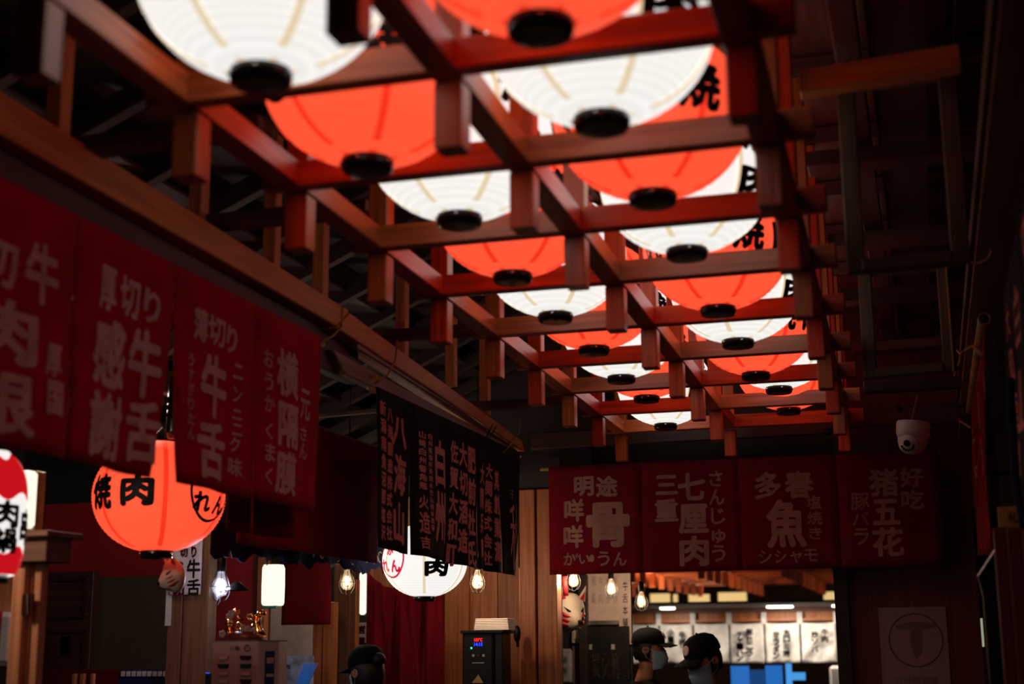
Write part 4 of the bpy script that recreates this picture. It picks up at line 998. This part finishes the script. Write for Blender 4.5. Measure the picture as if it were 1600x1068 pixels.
pw = [AY(px, py, 4.5) for px, py in ptsw]; pw += [p+Vector((.0, .04, 0)) for p in pw]; n = len(ptsw)
pw[3].z = pw[4].z = .0; pw[3+n].z = pw[4+n].z = 0.0
MB().add(pw, [tuple(range(n)), tuple(reversed(range(n, 2*n)))]+[(i, (i+1) % n, n+(i+1) % n, n+i) for i in range(n)]).obj('panel', 'black', wg)
MB().tube([AY(1528, 900, 4.49), AY(1557, 856, 4.49)], .004, 6).obj('edge', 'silver', wg)
tag(MB().box((.22, 8.6, 2.05), (.3, .05, .62)).obj('dark_opening', 'black', None), 'flat black sheet for the dark opening beside the far red cloth', 'board')  # black sheet put in for the darkness of the opening
tag(vslab('back_ledge', (1548, 1640), 735, 741, 6.2, .03, 'oldwood', None), 'thin ochre ledge behind the edge-on red cloth', 'ledge')
tag(MB().tube([AX(1578, 590, .262), AX(1583, 680, .262), AX(1588, 760, .262), AX(1600, 820, .262)], .012, 8).obj('blue_highlight', 'bluecloth', None, True), 'bluish highlight of a dark pole in front of the near black cloth', 'cable')  # highlight along a dark pole, painted in as blue colour
# ------------------------------------------------------------------ dome camera
c = AD(1426, 683, 6.3); k6 = 6.3/FPX
dc = thing('dome_camera', 'white dome security camera hanging by its cord before the far red cloth', 'camera', c)
tl = Matrix.Rotation(.12, 3, 'Y')
MB().lathe([(25*k6, 24*k6), (26*k6, 20*k6), (25.5*k6, 6*k6), (23*k6, -2*k6)], 28, c, rot=tl).obj('housing', 'whiteplastic', dc, True)
MB().ball(c+Vector((0, 0, -4*k6)), 23*k6, 24, 16, (1, 1, .98)).obj('ball', 'whiteplastic', dc, True)
d = (Vector((0, 0, EYE))-c).normalized(); d = (d+Vector((-.45, 0, -.45))).normalized(); f0_ = c+Vector((0, 0, -4*k6))
side_ = d.cross(Z3).normalized(); up_ = side_.cross(d)
RM = Matrix((side_, up_, d)).transposed()
MB().lathe([(17*k6, 15*k6), (15.5*k6, 21*k6), (0.1*k6, 23.4*k6)], 24, f0_, rot=RM).obj('face_plate', 'whiteplastic', dc, True)
ey = MB().lathe([(5.5*k6, 21*k6), (5.2*k6, 24.2*k6), (.1*k6, 24.8*k6)], 18, f0_+up_*4*k6, rot=RM).obj('lens', 'black', dc, True)
for i in range(7):
    a = PI+.25+i*.45
    MB().ball(f0_+d*22.6*k6+side_*math.cos(a)*10*k6+up_*(math.sin(a)*9*k6+1*k6), 1.9*k6, 8, 6).obj('infrared_led', 'black', dc)
cd = MB().tube([c+Vector((0, 0, 24*k6)), AD(1428, 640, 6.3), AD(1434, 618, 6.3), AD(1430, 612, 6.3), AD(1420, 612, 6.3)], .0035, 6).obj('cord', 'rope', dc, True)
MB().tube([c+Vector((20*k6, -14*k6, 14*k6)), c+Vector((27*k6, -10*k6, -4*k6)), c+Vector((23*k6, -8*k6, -12*k6))], .0015, 5).obj('loose_wire', 'whiteplastic', dc, True)

q_ = AD(1430, 612, 6.3)
tag(beam('hook_board', q_+Vector((-.22, 0, .03)), q_+Vector((.2, 0, .03)), .06, .05, 'darkwood', None), 'dark board from which the security camera cord is tied', 'board')
# ================================================================== PEOPLE
def skinmesh(name, nodes, edges, root, mat, parent, sub=2):
    me = bpy.data.meshes.new(name); me.from_pydata([tuple(n[0]-wloc(parent)) for n in nodes], edges, [])
    o = bpy.data.objects.new(name, me); COL.objects.link(o); o.parent = parent
    sk = o.modifiers.new('skin', 'SKIN'); me.skin_vertices.new() if not me.skin_vertices else None
    d = me.skin_vertices[0].data
    for i, n in enumerate(nodes): d[i].radius = (n[1], n[2] if len(n) > 2 else n[1]); d[i].use_root = (i == root)
    sk.use_smooth_shade = True
    s = o.modifiers.new('sub', 'SUBSURF'); s.levels = s.render_levels = sub
    me.materials.append(M[mat]); return o
def person(label, head_c, Hd, face, cap=True, pitch=0, bun=False):
    """head_c centre of the head, Hd head height, face = heading angle of the face (0 = +X)"""
    X, Y, Zc = head_c; R = Matrix.Rotation(face, 3, 'Z'); S = Hd/.23; foot = Vector((X, Y, 0)); stand = Zc+.115*S
    t = thing('person', label, 'person', foot)
    def W(f, l, z): return Vector((X, Y, 0))+R @ Vector((f, l, 0))+Vector((0, 0, z))      # f forward, l left
    hh = stand/1.72
    sh_z = Zc-.225*S; hip = .93*hh
    # body: one skin surface - pelvis, spine, neck, head core, arms with hands, legs
    nd = [(W(-.03, 0, hip), .13, .10), (W(-.03, 0, hip+.2*hh), .12, .09), (W(-.03, 0, sh_z-.08), .15, .10), (W(-.03, 0, sh_z+.02), .075, .07), (W(-.015, 0, Zc-.13*S), .052, .052), (W(0, 0, Zc-.05*S), .06*S, .06*S)]
    ed = [(0, 1), (1, 2), (2, 3), (3, 4), (4, 5)]
    for s_ in (-1, 1):
        b = len(nd)
        nd += [(W(-.03, s_*.17, sh_z-.02), .058), (W(-.02, s_*.22, sh_z-.28*hh), .042), (W(.10, s_*.21, sh_z-.50*hh), .032), (W(.16, s_*.20, sh_z-.56*hh), .030)]
        ed += [(2, b), (b, b+1), (b+1, b+2), (b+2, b+3)]
        hb_ = b+3
        for j in range(4):   # fingers
            q = len(nd); dy = (j-1.5)*.02; L_ = (.035, .042, .038, .03)[j]
            nd += [(W(.20, s_*.20+dy, sh_z-.585*hh), .009), (W(.20+L_*.8, s_*.20+dy, sh_z-.60*hh-.01), .008), (W(.20+L_*1.2, s_*.20+dy, sh_z-.60*hh-.035), .007)]
            ed += [(hb_, q), (q, q+1), (q+1, q+2)]
        q = len(nd); nd += [(W(.18, s_*.20-s_*.04, sh_z-.57*hh), .011), (W(.205, s_*.20-s_*.055, sh_z-.58*hh), .009)]; ed += [(hb_, q), (q, q+1)]
        b = len(nd)
        nd += [(W(-.03, s_*.09, hip-.08), .09), (W(-.01, s_*.10, .5*hh), .06), (W(-.03, s_*.10, .09), .042), (W(-.03, s_*.10, .045), .04), (W(.12, s_*.11, .035), .035)]
        ed += [(0, b), (b, b+1), (b+1, b+2), (b+2, b+3), (b+3, b+4)]
    body = skinmesh('body', nd, ed, 0, 'skin', t)
    # head surface with features
    hc = Vector((X, Y, Zc)); RP = R @ Matrix.Rotation(pitch, 3, 'Y')
    def L_(f, l, z): return hc+RP @ Vector((f*S, l*S, z*S))
    def fn(p):
        q = p.copy()
        if q.z < 0: q.x *= 1-.12*(-q.z); q.y *= 1-.38*(-q.z)**1.3; q.x += .10*(-q.z)
        if q.x > .55 and abs(q.y) < .3: q.x += .0
        # nose
        q.x += .22*math.exp(-((q.y/.14)**2)-((q.z+.12)/.16)**2)*(1 if p.x > 0 else 0)
        # eye sockets
        for s_ in (-1, 1): q.x -= .07*math.exp(-(((q.y-s_*.33)/.17)**2)-((q.z-.08)/.1)**2)*(1 if p.x > 0 else 0)
        # chin
        q.x += .08*math.exp(-((q.y/.25)**2)-((q.z+.82)/.2)**2)*(1 if p.x > 0 else 0)
        return q
    MB().ball(hc, 1, 40, 30, (.095*S, .076*S, .118*S), RP, fn).obj('head', 'skin', body, True)
    for s_ in (-1, 1):
        MB().ball(L_(.074, s_*.030, .010), .0125*S, 10, 8).obj('eye', 'eyewhite', t, True)
        MB().torus(L_(-.005, s_*.078, -.005), .017*S, .007*S, 14, 6, rot=RP @ Matrix.Rotation(PI/2, 3, 'X')).ball(L_(-.003, s_*.076, -.008), .014*S, 10, 8, (1, .5, 1.5)).obj('ear', 'skin', t, True)
    MB().tube([L_(.088, .03, -.062), L_(.094, 0, -.06), L_(.088, -.03, -.062)], .005*S, 6).obj('mouth', 'redbrown', t, True)
    # hair
    def hf(p):
        q = p.copy()
        if q.x > .2: q.z = max(q.z, .25)
        q.z = max(q.z, -.55); return q
    MB().ball(hc, 1, 32, 24, (.100*S, .083*S, .120*S), RP, hf).obj('hair', 'hair', t, True)
    if bun: MB().ball(L_(-.105, .0, .05), .034*S, 14, 10).obj('hair_bun', 'hair', t, True)
    # mask
    def mf(x, y):
        th = (x-.5)*2.5; z = -.014-.098*y; bulge = 1+.13*math.sin(PI*y)*math.cos(th)+.13*math.exp(-(th/.5)**2)*math.sin(PI*min(1, y*.8+.2))
        rx = .100*(1-.10*y)*bulge; ry = .082*(1-.28*y)
        pl_ = .0025*math.sin(y*22)*math.cos(th)
        return L_((rx+pl_)*math.cos(th)+.004, ry*math.sin(th), z-.006*math.cos(th)+.012*(abs(th)/1.25)*(1-2*y))
    mk = MB().grid(mf, 24, 12).obj('face_mask', 'mask', t, True, solid=.002)
    for s_ in (-1, 1): MB().tube([L_(.045, s_*.074, -.01), L_(.01, s_*.083, .01), L_(-.018, s_*.086, -.005), L_(.0, s_*.082, -.05), L_(.04, s_*.062, -.075)], .0012*S, 5).obj('ear_loop', 'whiteplastic', mk)
    if cap:
        cp = MB()
        pr = [(1, 0), (1.01, .12), (.97, .42), (.82, .72), (.5, .93), (.12, 1.0), (.01, 1.0)]
        cp.lathe([(r*.107*S, (z*.100+.038)*S) for r, z in pr], 28, hc, sy=.84, rot=RP)
        cp.ball(L_(0, 0, .141), .007*S, 8, 6)
        cpo = cp.obj('cap', 'capblack', t, True)
        def bf(x, y):
            th = (x-.5)*1.9; r0 = .104; r1 = .104+.085*math.cos(th*.82); r = r0+(r1-r0)*y
            return L_(r*math.cos(th*(1-.25*y)), r*.84*math.sin(th*(1-.25*y)), .040-.016*y-.03*(abs(th)/1)**2*.5)
        MB().grid(bf, 16, 6).obj('brim', 'capblack', cpo, True, solid=.004)
        MB().lathe([(.026*S, 0), (.026*S, .003), (.02*S, .005)], 20, L_(.100, 0, .086), rot=RP @ Matrix.Rotation(PI/2-.45, 3, 'Y')).obj('round_badge', 'badge', cpo)
    # clothes
    sn = [(W(-.03, 0, hip-.02), .15, .115), (W(-.03, 0, hip+.2*hh), .14, .11), (W(-.03, 0, sh_z-.07), .17, .12), (W(-.03, 0, sh_z+.025), .09, .085)]
    se = [(0, 1), (1, 2), (2, 3)]
    for s_ in (-1, 1):
        b = len(sn); sn += [(W(-.03, s_*.175, sh_z-.02), .075), (W(-.02, s_*.225, sh_z-.27*hh), .058)]; se += [(2, b), (b, b+1)]
    skinmesh('shirt', sn, se, 0, 'shirt', t)
    tn = [(W(-.03, 0, hip), .145, .115)]; te = []
    for s_ in (-1, 1):
        b = len(tn); tn += [(W(-.03, s_*.09, hip-.09), .105), (W(-.01, s_*.10, .5*hh), .078), (W(-.03, s_*.10, .10), .06)]; te += [(0, b), (b, b+1), (b+1, b+2)]
    skinmesh('trousers', tn, te, 0, 'shirt', t)
    for s_ in (-1, 1): MB().ball(W(.03, s_*.105, .045), .05, 14, 8, (2.6, 1.05, .9), R).obj('shoe', 'black', t, True)
    return t
vR = math.atan2(_r.y, _r.x)        # heading that looks towards the right of the picture
person('person in black cap and pale blue mask facing right in the far doorway', AD(1013, 1014, 8.9), .228, vR-.25)
person('person in black cap looking down towards the first, wearing a mask', AD(1101, 1030, 8.0), .245, vR+PI+.55, pitch=.35)
person('person in black cap with hair bun and blue mask at the stall', AD(574, 1050, 6.4), .205, vR+PI-.85, pitch=.15, bun=True)
# ================================================================== FAR HALL
Yh = 19.5
rl = thing('far_noren', 'row of white cloth squares with black brush writing in the hall beyond', 'noren', AY(1150, 975, Yh))
edges = [985, 1030, 1083.5, 1140, 1195, 1251, 1308, 1330]
tabz = AY(1150, 966, Yh).z
txt = {1: [('小龍', 1048), ('牛肉', 1066)] , 2: [], 3: [('豚肚ニラ', 1171), ('チャーハン', 1156)], 4: [('大ロミ烤', 1229), ('サラダン', 1213)], 5: [('牛肉', 1289), ('炒ソバ', 1273)]}
for i in range(len(edges)-1):
    a0, a1 = AY(edges[i], 1000, Yh), AY(edges[i+1], 1000, Yh); zt2 = AY(1150, 973, Yh).z; zb2 = AY(1150, 1035, Yh).z
    def fn(x, y, a0=a0, a1=a1, i=i):
        xx = a0.x+.012+(a1.x-a0.x-.024)*x; return Vector((xx, Yh+.04*y*math.sin(x*PI*2+i)+.03*math.sin(x*8+y*9+i*2)*y, zt2-(zt2-zb2)*y-.012*math.sin(x*PI)*(1-y)))
    pn = MB().grid(fn, 14, 14).obj('panel', 'whitecloth', rl, True, solid=.004)
    o = MB().box((a0.x, Yh, (zt2+tabz)/2+.03), (.07, .03, tabz-zt2+.10)).obj('tab', 'whitecloth', rl)
    mb = MB()
    for word, px in txt.get(i, []):
        for j, ch in enumerate(word):
            flat_text(mb, ch, AY(px, 987+(0 if px > 1200 or i != 1 else 0)+j*(11 if len(word) < 5 else 9)+(4 if px in (1066, 1156, 1213, 1273) else 0), Yh-.09), (1, 0, 0), Z3, .092, .088, (0, -1, 0), .002, .045)
    if mb.v: mb.obj('lettering', 'ink', pn)
beam('rod', AY(960, 972, Yh+.02), AY(1345, 966, Yh+.02), .03, .03, 'pine', rl)
ks = thing('kiosk_canopy', 'brown timber canopy with recessed lamps over the white cloth row', 'canopy', AY(1150, 960, Yh))
xa, xb = AY(940, 960, Yh).x, AY(1345, 960, Yh).x
zc0, zc1 = AY(1150, 968, Yh).z, AY(1150, 944, Yh).z
MB().box(((xa+xb)/2, Yh+.12, zc0+.03), (xb-xa, .05, .13)).obj('lit_rail', 'pine', ks)
ZS = EYE+.49
for x in (xa+.1, xb-.1): MB().box((x, Yh+.1, ZS/2), (.12, .12, ZS)).obj('leg', 'darkwood', ks)
MB().box(((xa+xb)/2, Yh-.95, ZS+.012), (xb-xa, 2.6, .024)).obj('soffit', 'lintel', ks)
MB().box(((xa+xb)/2, Yh+.14, ZS-.045), (xb-xa, .04, .09)).obj('fascia', 'lintel', ks)
for px, py in ((1043, 953), (1210, 950), (1227, 949), (1312, 938)):
    p = AY(px, py, 18.75); p.z = ZS
    MB().lathe([(.10, 0), (.10, -.02), (.07, -.025)], 18, p).obj('downlight', 'g_down', ks)
    lamp('downlight_lamp', p+Vector((0, .05, -.06)), 30, (1, .84, .66), .06, 'SPOT', (.35, 0, 0), 2.9)
# yellow lit signs and far lattice
Ys = 37
for i, (pa, pb, yt, yb3) in enumerate(((1016, 1046, 927, 945), (1052, 1058, 928, 944), (1076, 1108, 928, 942), (1122, 1166, 925, 940), (1287, 1312, 924, 940))):
    t = thing('lit_sign', ['pale yellow lit sign in the hall beyond, above the person facing right', 'narrowest pale yellow lit sign in the hall beyond', 'pale yellow lit sign above the person looking down', 'longest pale yellow lit sign in the hall beyond', 'pale yellow lit sign next to the dark wall edge'][i], 'sign', AY((pa+pb)/2, yb3, Ys), 'lit signs in the hall beyond')
    vslab('panel', (pa, pb), yt, yb3, Ys, .1, 'g_sign', t)
    MB().box((AY((pa+pb)/2, yt, Ys).x, Ys+.05, (AY((pa+pb)/2, yt, Ys).z+4)/2), (.04, .04, 4-AY((pa+pb)/2, yt, Ys).z)).obj('hanger', 'metalblack', t)
far = thing('far_lattice', 'orange brown timber lattice over the hall beyond', None, (-4.5, 28, EYE+1.15), kind='structure')
zF = EYE+1.16
XF = [-9.2, -8.0, -6.8, -5.6, -4.4, -3.2, -2.0]
for x in XF: beam('rail', (x, 20.5, zF+.07), (x, 28.9, zF+.07), .09, .12, 'farwood', far)
for i in range(10):
    y = 20.9+i*.85
    beam('crossbar', (-9.6, y, zF+.07), (-1.6, y, zF+.07), .07, .14, 'farwood', far)
    for x in XF:
        MB().box((x, y+.07, zF-.10), (.09, .09, .22)).obj('hanging_post', 'farwood', far)
beam('ceiling_board', (-5.6, 20.5, zF+.9), (-5.6, 36.5, zF+.9), 8.2, .05, 'blackwood', far)
lab = 0
spots = [(1093, 903, 'red', 26), (1106, 897, 'white', 27), (1228, 914, 'red', 30), (1217, 905, 'white', 29), (1060, 896, 'white', 25.3), (1160, 892, 'red', 23.5), (1020, 900, 'red', 26), (1270, 896, 'red', 27), (960, 898, 'red', 25)]
for i, (px, py, cl, Yy) in enumerate(spots):
    p = AY(px, py, Yy); p.z = zF+.38
    lantern(cl, p, i, 1.3, f'small {cl} lantern in the hall beyond, {["over the first cap", "beside that", "deepest in the hall", "next to the deepest", "nearer the bulbs", "hidden by the red cloth hem", "behind the hanging bulb", "toward the dark wall edge", "behind the pink poster"][i]}', 'lanterns in the hall beyond')
for x, y in ((-7.4, 23.5), (-4.6, 23.5), (-7.0, 29), (-4.2, 29), (-5.6, 34)):  # added warm fill lights without fixtures, brightening the far lattice
    lamp('hall_fill_light', (x, y, zF-.55), 70, (1, .5, .25), .3)
# blue things under the white cloth
for i, (pa, pb, yt, lb_) in enumerate(((1142, 1170, 1040, 'blue lit screen low behind the looking-down person'), (1172, 1194, 1046, 'second blue lit screen between the masked person and the tall blue post'), (1196, 1222, 1039, 'wide blue lit panel in the middle under the white cloths'))):
    o = tag(vslab('blue_screen', (pa, pb), yt, None, Yh+1.5, .08, 'g_blue' if i != 1 else 'g_bluedim', None), lb_, 'screen', 'blue panels under the white cloths')
t = thing('blue_sign', 'bright blue L-shaped sign under the white cloths', 'sign', AY(1240, 1068, Yh+1))
vslab('upright', (1228, 1237), 1036, 1075, Yh+1, .06, 'g_blue2', t); vslab('foot', (1238, 1258), 1050, 1062, Yh+1, .06, 'g_blue2', t)
tag(vslab('grey_bin', (1296, 1318), 1040, None, Yh-.6, .5, 'whitebox', None, bevel=.03), 'grey white box standing by the dark wall edge under the white cloths', 'box')
# beige blue flyer by charger
t, o = panel('blue_flyer', 'crumpled blue and white flyer behind the power bank box', 'flyer', (440, 489), (1024, 1068), 6.7, 'paperblue', .01)
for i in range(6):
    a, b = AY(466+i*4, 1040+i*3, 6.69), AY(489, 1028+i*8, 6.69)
    MB().tube([AY(464+i*3, 1068, 6.69), AY(476+i*4, 1036, 6.69)], .004, 5).obj('blue_stripe', 'g_bluedim', o)  # printed stripes given a faint glow of their own
q = MB(); flat_text(q, '肉', AY(449, 1041, 6.69), (1, 0, 0), Z3, .03, .025, (0, -1, 0), .002, .02); q.obj('lettering', 'redink', o)

# added lamps behind the cloths, unseen, to brighten the stalls
for i, (x, y, z, pw_) in enumerate(((-2.9, 4.75, 2.55, 7), (-3.2, 6.9, 2.5, 9), (-2.72, 3.35, 2.2, 10))):
    lt_ = tag(MB().lathe([(.09, -.02), (.07, .03), (.02, .06), (.012, .09)], 20, (x, y, z+.05), cap=False).tube([(x, y, z+.13), (x, y, z+.6)], .004, 6).obj('added_lamp', 'metalblack', None, True), ['added unseen lamp brightening the olive wallpaper', 'added unseen lamp brightening the beige curtain', 'added unseen lamp brightening the pine door'][i], 'lamp', 'added stall lamps')
    lamp('stall_fill_light', (x, y, z), pw_, (1, .8, .62), .06)
